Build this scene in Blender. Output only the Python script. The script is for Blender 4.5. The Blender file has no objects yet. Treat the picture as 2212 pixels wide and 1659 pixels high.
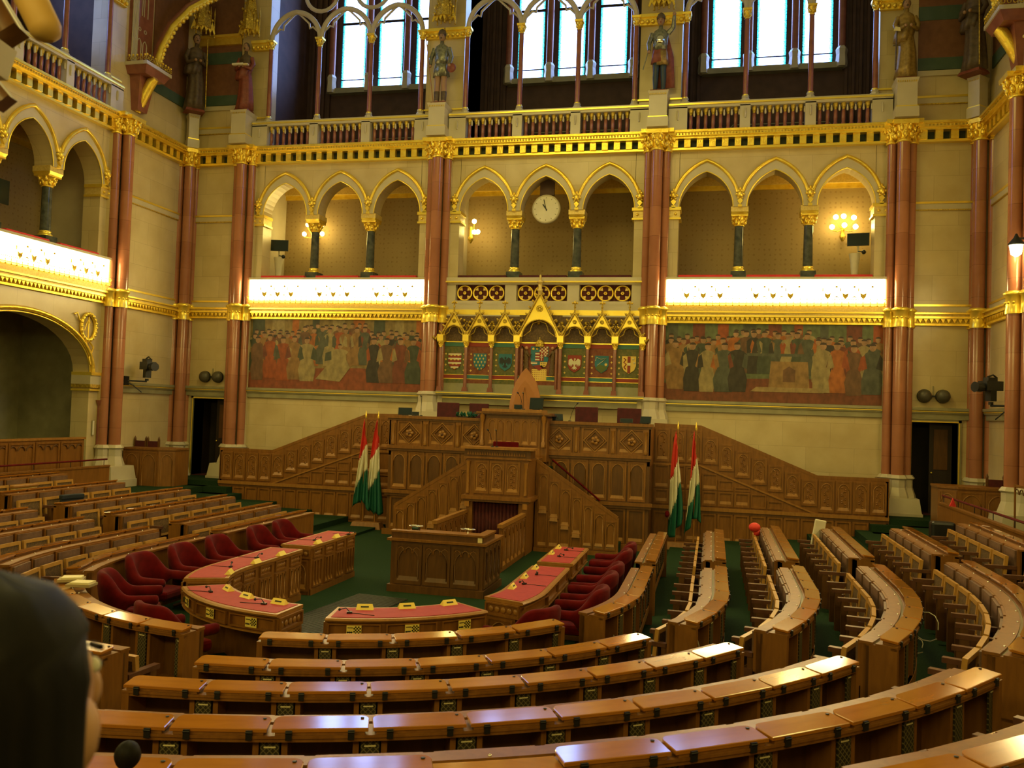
import bpy, math, random
from mathutils import Matrix, Vector
random.seed(7)
SC = bpy.context.scene
COL = SC.collection
PI = math.pi
def V(*a): return Vector(a)
# ------------------------------------------------------------------ camera
CAM = V(4.6057, -23.3045, 3.1); YAW, PITCH, ROLL = -0.22640, 0.03210, 0.03400; FPX = 1896.7
cy_, sy_, cp_, sp_ = math.cos(YAW), math.sin(YAW), math.cos(PITCH), math.sin(PITCH)
FW = V(sy_*cp_, cy_*cp_, sp_); RT0 = V(cy_, -sy_, 0); UP0 = RT0.cross(FW)
RT = math.cos(ROLL)*RT0 + math.sin(ROLL)*UP0; UP = -math.sin(ROLL)*RT0 + math.cos(ROLL)*UP0
cd = bpy.data.cameras.new('camera'); cam = bpy.data.objects.new('camera', cd); COL.objects.link(cam)
cd.sensor_width = 36; cd.lens = 36*FPX/2212; cd.clip_start = .05; cd.clip_end = 200
cd.dof.use_dof = True; cd.dof.focus_distance = 17; cd.dof.aperture_fstop = 5.5
cam.matrix_world = Matrix(((RT.x, UP.x, -FW.x, CAM.x), (RT.y, UP.y, -FW.y, CAM.y), (RT.z, UP.z, -FW.z, CAM.z), (0, 0, 0, 1)))
SC.camera = cam
# ------------------------------------------------------------------ world, lights, exposure
wd = bpy.data.worlds.new('world'); SC.world = wd; wd.use_nodes = True
wd.node_tree.nodes['Background'].inputs[0].default_value = (1.0, .80, .26, 1)
wd.node_tree.nodes['Background'].inputs[1].default_value = .19
vs = SC.view_settings; vs.view_transform = 'Standard'; vs.look = 'None'; vs.gamma = 1; vs.use_curve_mapping = False
vs.exposure = 0.45
WARM = (1.0, .79, .21)
def area(name, loc, rot, sx, sy, power, color=WARM):
    l = bpy.data.lights.new(name, 'AREA'); l.shape = 'RECTANGLE'; l.size = sx; l.size_y = sy; l.energy = power; l.color = color
    o = bpy.data.objects.new(name, l); COL.objects.link(o); o.location = loc; o.rotation_euler = rot; return o
# fill light added overhead, the balcony lamps of the side and rear walls
area('overhead_fill_light', (0, -11, 14.5), (0, 0, 0), 7, 7, 720)
area('rear_balcony_light', (0, -25.5, 6.6), (math.radians(75), 0, 0), 16, .6, 380)
area('left_balcony_light', (-10.7, -14, 6.5), (0, math.radians(-75), 0), .5, 9, 120)
area('right_balcony_light', (10.7, -14, 6.5), (0, math.radians(75), 0), .5, 9, 120)

# ------------------------------------------------------------------ materials
MATS = {}
def newmat(name):
    m = bpy.data.materials.new(name); m.use_nodes = True; MATS[name] = m
    nt = m.node_tree; return m, nt, nt.nodes['Principled BSDF']
def N(nt, t, **k):
    n = nt.nodes.new(t)
    for a, b in k.items(): setattr(n, a, b)
    return n
def coords(nt, scale, obj=True):
    tc = N(nt, 'ShaderNodeTexCoord'); mp = N(nt, 'ShaderNodeMapping'); mp.inputs['Scale'].default_value = scale
    nt.links.new(tc.outputs['Object' if obj else 'Generated'], mp.inputs[0]); return mp.outputs[0]
def ramp(nt, fac, stops):
    r = N(nt, 'ShaderNodeValToRGB'); e = r.color_ramp.elements
    while len(e) < len(stops): e.new(.5)
    for i, (p, c) in enumerate(stops): e[i].position = p; e[i].color = (*c, 1)
    nt.links.new(fac, r.inputs[0]); return r.outputs[0]
def noisy(name, c1, c2, rough=.5, metal=0, scale=(3, 3, 3), detail=4, bump=0, bscale=40, coat=0, sheen=0, spec=.5):
    m, nt, b = newmat(name)
    n = N(nt, 'ShaderNodeTexNoise'); n.inputs['Scale'].default_value = 1; n.inputs['Detail'].default_value = detail
    nt.links.new(coords(nt, scale), n.inputs[0])
    nt.links.new(ramp(nt, n.outputs[0], [(.3, c1), (.7, c2)]), b.inputs['Base Color'])
    b.inputs['Roughness'].default_value = rough; b.inputs['Metallic'].default_value = metal
    b.inputs['Coat Weight'].default_value = coat; b.inputs['Sheen Weight'].default_value = sheen
    b.inputs['Specular IOR Level'].default_value = spec
    if bump:
        n2 = N(nt, 'ShaderNodeTexNoise'); n2.inputs['Scale'].default_value = bscale; nt.links.new(coords(nt, (1, 1, 1)), n2.inputs[0])
        bp = N(nt, 'ShaderNodeBump'); bp.inputs['Strength'].default_value = bump; bp.inputs['Distance'].default_value = .02
        nt.links.new(n2.outputs[0], bp.inputs['Height']); nt.links.new(bp.outputs[0], b.inputs['Normal'])
    return m
def emit(name, c, s):
    m, nt, b = newmat(name); b.inputs['Base Color'].default_value = (*c, 1)
    b.inputs['Emission Color'].default_value = (*c, 1); b.inputs['Emission Strength'].default_value = s; return m
def blocks(name, c1, c2, mort, bw, bh, rough, off=.5, sc=1.0, plane='xz'):
    m, nt, b = newmat(name)
    tc = N(nt, 'ShaderNodeTexCoord'); sp = N(nt, 'ShaderNodeSeparateXYZ'); cb = N(nt, 'ShaderNodeCombineXYZ')
    nt.links.new(tc.outputs['Object'], sp.inputs[0])
    if plane == 'xz':
        ad = N(nt, 'ShaderNodeMath', operation='ADD'); nt.links.new(sp.outputs[0], ad.inputs[0]); nt.links.new(sp.outputs[1], ad.inputs[1])
        nt.links.new(ad.outputs[0], cb.inputs[0]); nt.links.new(sp.outputs[2], cb.inputs[1])
    else:
        nt.links.new(sp.outputs[2], cb.inputs[0]); cb.inputs[1].default_value = .1
    br = N(nt, 'ShaderNodeTexBrick', offset=off)
    nt.links.new(cb.outputs[0], br.inputs['Vector'])
    for k, v in (('Color1', c1), ('Color2', c2), ('Mortar', mort)): br.inputs[k].default_value = (*v, 1)
    br.inputs['Scale'].default_value = sc; br.inputs['Mortar Size'].default_value = .004; br.inputs['Brick Width'].default_value = bw; br.inputs['Row Height'].default_value = bh
    n = N(nt, 'ShaderNodeTexNoise'); n.inputs['Scale'].default_value = 1.3; n.inputs['Detail'].default_value = 6; nt.links.new(tc.outputs['Object'], n.inputs[0])
    mx = N(nt, 'ShaderNodeMix', data_type='RGBA', blend_type='MULTIPLY'); mx.inputs[0].default_value = .55
    nt.links.new(br.outputs[0], mx.inputs[6]); nt.links.new(ramp(nt, n.outputs[0], [(.3, (.66, .58, .44)), (.65, (1, 1, 1))]), mx.inputs[7])
    nt.links.new(mx.outputs[2], b.inputs['Base Color']); b.inputs['Roughness'].default_value = rough
    return m
def woodm(name, c1, c2, rough, coat=0, scale=(9, 9, 1.6), spec=.5):
    m, nt, b = newmat(name)
    n = N(nt, 'ShaderNodeTexNoise'); n.inputs['Scale'].default_value = 1.6; n.inputs['Detail'].default_value = 6; n.inputs['Distortion'].default_value = .6
    nt.links.new(coords(nt, scale), n.inputs[0])
    nt.links.new(ramp(nt, n.outputs[0], [(.28, c1), (.72, c2)]), b.inputs['Base Color'])
    b.inputs['Roughness'].default_value = rough; b.inputs['Coat Weight'].default_value = coat; b.inputs['Coat Roughness'].default_value = .12
    b.inputs['Specular IOR Level'].default_value = spec
    return m
STONE = blocks('cream_stone_blocks', (.62, .52, .30), (.56, .46, .25), (.42, .34, .19), 1.15, .62, .30)
STONEP = noisy('pale_stone', (.48, .42, .29), (.56, .50, .36), .35, scale=(2, 2, 2))
GREENST = noisy('grey_green_marble', (.24, .225, .13), (.33, .305, .18), .28, scale=(3, 3, 3))
REDM = blocks('red_marble', (.42, .175, .095), (.34, .13, .07), (.2, .08, .045), .78, 5, .16, off=0, plane='z')
REDM2 = noisy('brown_red_marble', (.22, .075, .05), (.30, .11, .07), .22, scale=(4, 4, 4))
DARKM = noisy('dark_green_marble', (.03, .04, .035), (.10, .105, .085), .15, scale=(7, 7, 7), detail=8)
GOLD = noisy('gilding', (.85, .58, .06), (1.0, .78, .12), .34, .75, (6, 6, 6), bump=.35, bscale=30)
GOLDS = noisy('smooth_gilding', (.98, .72, .09), (1.0, .80, .14), .28, .65, (5, 5, 5))
GOLDD = noisy('old_gilding', (.32, .20, .03), (.80, .58, .08), .4, .65, (25, 25, 25), bump=.6, bscale=60)
CREAMG = noisy('cream_and_gold_plaster', (.62, .45, .12), (.78, .60, .20), .4, .3, (20, 20, 20), bump=.3)
OAK = woodm('oak', (.17, .066, .011), (.26, .108, .019), .36)
OAKD = woodm('dark_oak', (.085, .034, .007), (.14, .058, .012), .4)
OAKF = woodm('folding_seat_oak', (.40, .20, .045), (.50, .27, .065), .3)
OAKL = woodm('light_oak', (.26, .115, .022), (.36, .165, .034), .35)
LID = woodm('varnished_oak_lid', (.34, .12, .008), (.43, .16, .013), .13, coat=1.0, scale=(1.6, 9, 9))
ARMW = woodm('dark_armrest_wood', (.09, .038, .022), (.14, .06, .035), .28)
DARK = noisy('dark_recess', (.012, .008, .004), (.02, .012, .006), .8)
CARPET = noisy('green_carpet', (.012, .030, .012), (.020, .046, .020), .95, scale=(40, 40, 40), bump=.3, bscale=300, spec=.1)
VELV = noisy('red_velvet', (.07, .002, .003), (.125, .0035, .0045), .85, scale=(8, 8, 8), sheen=.05, spec=.08)
VELVD = noisy('dark_red_cloth', (.05, .006, .008), (.09, .010, .012), .85, scale=(8, 8, 8))
RAILV = noisy('red_rail_velvet', (.55, .02, .02), (.65, .03, .03), .7)
FELT = noisy('rose_red_desk_leather', (.33, .032, .032), (.39, .044, .042), .6, scale=(10, 10, 10), spec=.2)
LEATH = noisy('brown_leather', (.12, .068, .045), (.19, .11, .075), .36, scale=(9, 9, 9), bump=.2, bscale=25)
CANE = noisy('woven_cane', (.05, .028, .010), (.18, .10, .03), .6, scale=(60, 60, 60))
PAPER = noisy('cream_label', (.75, .66, .36), (.8, .72, .42), .5)
PLATE = noisy('yellow_name_plate', (.80, .62, .12), (.85, .68, .16), .4)
BLACK = noisy('black_plastic', (.006, .008, .010), (.014, .016, .018), .35)
HINGE = noisy('black_iron', (.004, .004, .004), (.01, .01, .01), .45)
SCREEN = noisy('dark_screen', (.012, .022, .028), (.016, .03, .036), .2)
DGREEN = noisy('dark_green_paint', (.006, .016, .010), (.01, .024, .016), .6)
WHITE = noisy('white_cloth', (.66, .62, .50), (.76, .72, .60), .8)
FRED = noisy('flag_red', (.62, .03, .02), (.70, .045, .03), .6)
FWHI = noisy('flag_white', (.66, .62, .48), (.74, .70, .56), .7)
FGRN = noisy('flag_green', (.004, .085, .055), (.008, .12, .08), .6)
DOORD = woodm('dark_door_wood', (.016, .009, .005), (.03, .016, .008), .5)
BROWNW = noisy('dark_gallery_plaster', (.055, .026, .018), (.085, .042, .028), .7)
CHROME = noisy('chrome', (.7, .7, .68), (.8, .8, .78), .12, 1)
SKIN = noisy('skin', (.50, .26, .13), (.56, .31, .17), .5, scale=(20, 20, 20))
HAIR = noisy('black_brown_hair', (.002, .0015, .001), (.007, .005, .003), .6, scale=(60, 60, 3), spec=.2)
CABLE = noisy('pale_cable', (.42, .40, .30), (.5, .46, .36), .5)
FROST = emit('glowing_lamp_glass', (1.0, .80, .34), 20)
GLOBE = emit('lit_glass_globe', (1.0, .74, .25), 26)
DOMEM = noisy('dark_bronze', (.05, .045, .03), (.09, .08, .055), .4)
ROLL = noisy('matt_gilt_plaster', (.42, .24, .05), (.50, .30, .07), .6)
BLUED = noisy('night_blue_cloth', (.006, .012, .022), (.012, .02, .032), .8)
SHEET = noisy('brown_paper', (.33, .26, .12), (.4, .32, .16), .6)
SILV = noisy('armour_metal', (.12, .13, .10), (.30, .30, .22), .35, .6, (20, 20, 20))
PRED = noisy('painted_red_wall', (.15, .06, .028), (.20, .085, .04), .6, scale=(6, 6, 6))
PGRN = noisy('painted_green_wall', (.045, .085, .06), (.07, .11, .08), .6)
MESHG = newmat('brass_grille')[0]
def _grille():
    nt = MESHG.node_tree; b = nt.nodes['Principled BSDF']
    tc = N(nt, 'ShaderNodeTexCoord'); mp = N(nt, 'ShaderNodeMapping'); mp.inputs['Rotation'].default_value = (0, PI/4, 0); nt.links.new(tc.outputs['Object'], mp.inputs[0])
    sp = N(nt, 'ShaderNodeSeparateXYZ'); nt.links.new(mp.outputs[0], sp.inputs[0]); outs = []
    for i in (0, 2):
        a = N(nt, 'ShaderNodeMath', operation='MULTIPLY'); a.inputs[1].default_value = 38; nt.links.new(sp.outputs[i], a.inputs[0])
        f = N(nt, 'ShaderNodeMath', operation='FRACT'); nt.links.new(a.outputs[0], f.inputs[0])
        g = N(nt, 'ShaderNodeMath', operation='LESS_THAN'); g.inputs[1].default_value = .2; nt.links.new(f.outputs[0], g.inputs[0]); outs.append(g)
    mx = N(nt, 'ShaderNodeMath', operation='MAXIMUM'); nt.links.new(outs[0].outputs[0], mx.inputs[0]); nt.links.new(outs[1].outputs[0], mx.inputs[1])
    nt.links.new(ramp(nt, mx.outputs[0], [(0, (.028, .022, .008)), (1, (.15, .12, .055))]), b.inputs['Base Color']); b.inputs['Roughness'].default_value = .5
_grille()
WALLP = newmat('patterned_wallpaper')[0]
def _wallp():
    nt = WALLP.node_tree; b = nt.nodes['Principled BSDF']
    v = N(nt, 'ShaderNodeTexVoronoi'); v.inputs['Scale'].default_value = 1; v.inputs['Randomness'].default_value = .25; nt.links.new(coords(nt, (7, 7, 7)), v.inputs[0])
    n = N(nt, 'ShaderNodeTexNoise'); n.inputs['Scale'].default_value = 26; nt.links.new(coords(nt, (1, 1, 1)), n.inputs[0])
    a = N(nt, 'ShaderNodeMath', operation='MULTIPLY'); nt.links.new(v.outputs[0], a.inputs[0]); nt.links.new(n.outputs[0], a.inputs[1])
    nt.links.new(ramp(nt, a.outputs[0], [(.04, (.22, .14, .05)), (.13, (.30, .21, .085))]), b.inputs['Base Color']); b.inputs['Roughness'].default_value = .7
_wallp()
WING = newmat('daylit_leaded_glass')[0]
def _wing():
    nt = WING.node_tree; b = nt.nodes['Principled BSDF']
    tc = N(nt, 'ShaderNodeTexCoord'); sp = N(nt, 'ShaderNodeSeparateXYZ'); nt.links.new(tc.outputs['Object'], sp.inputs[0])
    def dist(i, lo, hi):
        a = N(nt, 'ShaderNodeMath', operation='SUBTRACT'); a.inputs[1].default_value = lo; nt.links.new(sp.outputs[i], a.inputs[0])
        c = N(nt, 'ShaderNodeMath', operation='SUBTRACT'); c.inputs[0].default_value = hi; nt.links.new(sp.outputs[i], c.inputs[1])
        m = N(nt, 'ShaderNodeMath', operation='MINIMUM'); nt.links.new(a.outputs[0], m.inputs[0]); nt.links.new(c.outputs[0], m.inputs[1]); return m.outputs[0]
    m = N(nt, 'ShaderNodeMath', operation='MINIMUM'); nt.links.new(dist(0, -.42, .42), m.inputs[0]); nt.links.new(dist(2, 0, 4), m.inputs[1])
    v = N(nt, 'ShaderNodeTexNoise'); v.inputs['Scale'].default_value = 22; nt.links.new(tc.outputs['Object'], v.inputs[0])
    a = N(nt, 'ShaderNodeMath', operation='MULTIPLY_ADD'); a.inputs[1].default_value = .12; nt.links.new(v.outputs[0], a.inputs[0]); nt.links.new(m.outputs[0], a.inputs[2])
    colr = ramp(nt, a.outputs[0], [(.06, (.0, .03, .05)), (.10, (.02, .30, .36)), (.135, (.08, .38, .90)), (.17, (.30, .44, 1.0))])
    nt.links.new(colr, b.inputs['Emission Color']); b.inputs['Emission Strength'].default_value = 9
    b.inputs['Base Color'].default_value = (.02, .03, .05, 1); b.inputs['Roughness'].default_value = .2
_wing()

# ------------------------------------------------------------------ mesh builder
class MB:
    def __init__(s): s.v = []; s.f = []; s.m = []; s.s = []; s.mats = []; s.M = Matrix()
    def mi(s, mat):
        if mat not in s.mats: s.mats.append(mat)
        return s.mats.index(mat)
    def add(s, vs, fs, mat, smooth=False, M=None):
        o = len(s.v); T = s.M if M is None else s.M @ M
        s.v += [tuple(T @ Vector(p)) for p in vs]; i = s.mi(mat)
        for f in fs: s.f.append([o+a for a in f]); s.m.append(i); s.s.append(smooth)
    def box(s, x0, x1, y0, y1, z0, z1, mat, M=None):
        vs = [(x, y, z) for z in (z0, z1) for y in (y0, y1) for x in (x0, x1)]
        s.add(vs, [(0, 2, 3, 1), (4, 5, 7, 6), (0, 1, 5, 4), (2, 6, 7, 3), (0, 4, 6, 2), (1, 3, 7, 5)], mat, M=M)
    def frust(s, x0, x1, y0, y1, z0, z1, ins, mat, M=None):      # box whose top is inset: a chamfer
        vs = [(x0, y0, z0), (x1, y0, z0), (x0, y1, z0), (x1, y1, z0), (x0+ins, y0+ins, z1), (x1-ins, y0+ins, z1), (x0+ins, y1-ins, z1), (x1-ins, y1-ins, z1)]
        s.add(vs, [(0, 2, 3, 1), (4, 5, 7, 6), (0, 1, 5, 4), (2, 6, 7, 3), (0, 4, 6, 2), (1, 3, 7, 5)], mat, M=M)
    def lathe(s, prof, mat, c=(0, 0, 0), n=16, smooth=True, sx=1, sy=1, M=None):
        vs = []; fs = []
        for r, z in prof:
            for k in range(n): a = 2*PI*k/n; vs.append((c[0]+r*math.cos(a)*sx, c[1]+r*math.sin(a)*sy, c[2]+z))
        for j in range(len(prof)-1):
            for k in range(n): k2 = (k+1) % n; fs.append((j*n+k, j*n+k2, (j+1)*n+k2, (j+1)*n+k))
        s.add(vs, fs, mat, smooth, M); o = len(prof)-1
        s.add([vs[k] for k in range(n)], [tuple(range(n-1, -1, -1))], mat, M=M); s.add([vs[o*n+k] for k in range(n)], [tuple(range(n))], mat, M=M)
    def tube(s, path, r, mat, n=8, smooth=True, M=None, closed=False, flat=None):
        P = [Vector(p) for p in path]; L = len(P); vs = []; rs = r if isinstance(r, (list, tuple)) else [r]*L
        up = None
        for i in range(L):
            t = (P[(i+1) % L]-P[i-1]) if closed else (P[min(i+1, L-1)]-P[max(i-1, 0)])
            t.normalize()
            if up is None: up = V(0, 0, 1) if abs(t.z) < .9 else V(0, 1, 0)
            a = t.cross(up); a.normalize(); b = a.cross(t); b.normalize(); up = b
            for k in range(n):
                q = 2*PI*k/n + (PI/4 if n == 4 else 0); vs.append(P[i]+rs[i]*(math.cos(q)*a+math.sin(q)*b*(flat or 1)))
        fs = []
        for i in range(L if closed else L-1):
            j = (i+1) % L
            for k in range(n): k2 = (k+1) % n; fs.append((i*n+k, i*n+k2, j*n+k2, j*n+k))
        s.add(vs, fs, mat, smooth, M)
        if not closed: s.add(vs[:n], [tuple(range(n-1, -1, -1))], mat, M=M); s.add(vs[-n:], [tuple(range(n))], mat, M=M)
    def prism(s, poly, y0, y1, mat, M=None):                      # polygon in x,z extruded in y
        n = len(poly); vs = [(x, y0, z) for x, z in poly]+[(x, y1, z) for x, z in poly]
        fs = [tuple(range(n)), tuple(range(2*n-1, n-1, -1))]+[(k, n+k, n+(k+1) % n, (k+1) % n) for k in range(n)]
        s.add(vs, fs, mat, M=M)
    def ball(s, c, r, mat, n=10, sx=1, sy=1, sz=1, M=None):
        pr = [(max(r*math.sin(PI*j/n), 1e-4), -r*math.cos(PI*j/n)*sz) for j in range(n+1)]
        s.lathe(pr, mat, c, max(n, 8), True, sx, sy, M)
    def sweep(s, prof, path, mat, smooth=False, caps=True):       # path: list of (origin, outward); prof: [(n, z)] closed
        n = len(prof); vs = []
        for (o, nn) in path:
            for (a, z) in prof: vs.append((o[0]+nn[0]*a, o[1]+nn[1]*a, z))
        fs = []
        for i in range(len(path)-1):
            for k in range(n): k2 = (k+1) % n; fs.append((i*n+k, (i+1)*n+k, (i+1)*n+k2, i*n+k2))
        if caps: fs += [tuple(range(n)), tuple(range(len(path)*n-1, (len(path)-1)*n-1, -1))]
        s.add(vs, fs, mat, smooth)
    def build(s, name, parent=None, M=None, bevel=0, link=True):
        me = bpy.data.meshes.new(name); me.from_pydata(s.v, [], s.f)
        for m in s.mats: me.materials.append(m)
        me.polygons.foreach_set('material_index', s.m); me.polygons.foreach_set('use_smooth', s.s); me.update()
        import bmesh
        bm = bmesh.new(); bm.from_mesh(me); bmesh.ops.recalc_face_normals(bm, faces=bm.faces); bm.to_mesh(me); bm.free()
        o = bpy.data.objects.new(name, me); COL.objects.link(o)
        if M is not None: o.matrix_world = M
        if parent: o.parent = parent
        if bevel:
            b = o.modifiers.new('bevel', 'BEVEL'); b.width = bevel; b.segments = 2; b.limit_method = 'ANGLE'
        return o
def tag(o, label, cat, group=None):
    o['label'] = label; o['category'] = cat
    if group: o['group'] = group
    return o
def thing(name, label, cat, M=None, group=None):
    o = bpy.data.objects.new(name, None); COL.objects.link(o); o.empty_display_size = .1
    if M is not None: o.matrix_world = M
    return tag(o, label, cat, group)
def struct(o): o['kind'] = 'structure'; return o
def kids(o): return [c for c in bpy.data.objects if c.parent == o]
def copytree(o, M, label=None, parent=None, ch=None):
    c = o.copy(); COL.objects.link(c); c.matrix_world = M
    if label: c['label'] = label
    for k in (ch if ch is not None else TREE(o)):
        d = k[0].copy(); COL.objects.link(d); d.parent = c
        for g in k[1]: e = g.copy(); COL.objects.link(e); e.parent = d
    return c
def TREE(o): return [(k, list(k.children)) for k in o.children]
def T(x=0, y=0, z=0, rz=0, s=1): return Matrix.Translation((x, y, z)) @ Matrix.Rotation(rz, 4, 'Z') @ Matrix.Scale(s, 4)
def pointed(a, h, n=10):                                           # pointed arch curve from left spring to right spring
    if h <= a: return [(-a*math.cos(PI*k/(2*n)), h*math.sin(PI*k/(2*n))) for k in range(2*n+1)]
    R = (a*a+h*h)/(2*a); th = math.asin(h/R); cx = a-R
    right = [(cx+R*math.cos(th*k/n), R*math.sin(th*k/n)) for k in range(n+1)]
    return [(-x, z) for x, z in right]+[(x, z) for x, z in reversed(right)][1:]
# wall frames: local x along the wall, -y into the room
MF = Matrix()
ML = Matrix(((0, -1, 0, -11), (1, 0, 0, 0), (0, 0, 1, 0), (0, 0, 0, 1)))
MR = Matrix(((0, 1, 0, 11), (-1, 0, 0, 0), (0, 0, 1, 0), (0, 0, 0, 1)))
WALLS = {'front': (MF, [-6, 0, 6]), 'left': (ML, [-6.16]), 'right': (MR, [6.16])}
ORD = ['first', 'second', 'third', 'fourth', 'fifth', 'sixth', 'seventh', 'eighth', 'ninth', 'tenth', 'eleventh', 'twelfth', 'thirteenth']

# ------------------------------------------------------------------ floor and tiers
CX, CY = 0.0, -11.9
RK = [3.81, 4.86, 5.90, 6.94, 8.00, 9.03]
ZL = [.90, .95, 1.08, 1.19, 1.35, 1.51]
TIER = [0, .06, .20, .32, .48, .64, .80]
def fr(R, s, c=(CX, CY)):                                          # point, outward, tangent at arc length s from the bottom
    q = R*PI/2
    if s > q: return V(c[0]+R, c[1]+s-q, 0), V(1, 0, 0), V(0, 1, 0)
    if s < -q: return V(c[0]-R, c[1]-s-q, 0), V(-1, 0, 0), V(0, -1, 0)
    t = -PI/2+s/R
    n = V(math.cos(t), math.sin(t), 0); return V(c[0], c[1], 0)+n*R, n, V(-n.y, n.x, 0)
def path(R, s0, s1, ds=.16, c=(CX, CY)):
    k = max(2, int(abs(s1-s0)/ds)+1); out = []
    for i in range(k+1): p, n, t = fr(R, s0+(s1-s0)*i/k, c); out.append((p, n))
    return out
def atY(R, Y, side): s = R*PI/2+(Y-CY); return s if side > 0 else -s
def atA(R, deg): return R*math.radians(deg+90)                      # angle measured like atan2
fb = MB(); fb.box(-11, 11, -26, 0, -.2, 0, CARPET); struct(fb.build('floor'))
for k in range(1, 7):
    b = MB(); r0 = RK[k-1]-.12; r1 = (RK[k]-.12) if k < 6 else 10.9
    q = r0*PI/2; e = atY(r0, -1.5, 1)
    b.sweep([(0, -.05), (0, TIER[k]), (r1-r0, TIER[k]), (r1-r0, -.05)], path(r0, -e, e, .3), CARPET)
    struct(b.build('trim_%d' % (20+k)))
for sx, nm in ((-1, 30), (1, 31)):                                  # side landings in front of the doors and steps down
    b = MB()
    x0, x1 = sorted((sx*8.62, sx*10.98)); b.box(x0, x1, -1.45, -.01, 0, .93, CARPET)
    x0, x1 = sorted((sx*8.2, sx*10.98)); b.box(x0, x1, -1.75, -1.45, 0, .80, CARPET); b.box(x0, x1, -2.05, -1.75, 0, .64, CARPET); b.box(x0-.0, x1, -2.35, -2.05, 0, .5, CARPET)
    struct(b.build('trim_%d' % nm))
GRATE = noisy('dark_grate_metal', (.03, .035, .025), (.05, .055, .04), .5); gb = MB(); gb.box(-.45, .45, -1.3, 1.3, .001, .010, DARK)
for i in range(52): gb.box(-.44, .44, -1.29+i*.05, -1.29+i*.05+.018, .010, .018, GRATE)
tag(gb.build('floor_grate', M=T(-.75, -10.9, 0, -.12)), 'dark ventilation grate set in the green carpet behind the curved desks', 'grate')

# ------------------------------------------------------------------ walls
def arcwall(b, c, zs, zt, a, h, mat, cs=(-1.73, 0, 1.73), y0=0, y1=.5, half=2.42):
    edges = []
    for o in cs:
        P = [(c+o+x, zs+z) for x, z in pointed(a, h)]; edges.append(P)
    xs = c-half
    for P in edges:
        if P[0][0]-xs > .01: b.box(xs, P[0][0], y0, y1, zs, zt, mat)
        poly = [(P[0][0], zt)]+[(P[0][0], zs)]+P[1:-1]+[(P[-1][0], zs), (P[-1][0], zt)]
        h2 = len(P)//2                                              # split at the apex
        b.prism([(P[0][0], zt)]+P[:h2+1]+[(P[h2][0], zt)], y0, y1, mat)
        b.prism([(P[h2][0], zt)]+P[h2:]+[(P[-1][0], zt)], y0, y1, mat)
        xs = P[-1][0]
    if c+half-xs > .01: b.box(xs, c+half, y0, y1, zs, zt, mat)
def bay_wall(b, c, arch=False):
    if not arch: b.box(c-3, c+3, 0, .5, 0, 6.76, STONE)
    else:
        P = [(c+x, 3.75+z) for x, z in pointed(2.35, 1.3)]
        b.box(c-3, c-2.35, 0, .5, 0, 3.75, STONE); b.box(c+2.35, c+3, 0, .5, 0, 3.75, STONE)
        b.box(c-3, c-2.35, 0, .5, 3.75, 6.76, STONE); b.box(c+2.35, c+3, 0, .5, 3.75, 6.76, STONE)
        h2 = len(P)//2
        b.prism([(P[0][0], 6.76)]+P[:h2+1]+[(P[h2][0], 6.76)], 0, .5, STONE); b.prism([(P[h2][0], 6.76)]+P[h2:]+[(P[-1][0], 6.76)], 0, .5, STONE)
    b.box(c-3, c-2.42, 0, .5, 6.76, 8.62, STONE); b.box(c+2.42, c+3, 0, .5, 6.76, 8.62, STONE)
    arcwall(b, c, 8.62, 10.15, .70, .95, STONE)
    for sg in (-1, 1): b.box(*sorted((c+sg*2.42, c+sg*3)), 0, .5, 8.62, 10.15, STONE)
    b.box(c-3, c+3, -.02, .5, 10.15, 10.58, STONE)
    for sg in (-1, 1):                                              # upper piers
        b.box(*sorted((c+sg*2.45, c+sg*3)), 0, .5, 10.58, 16, STONE)
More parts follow.
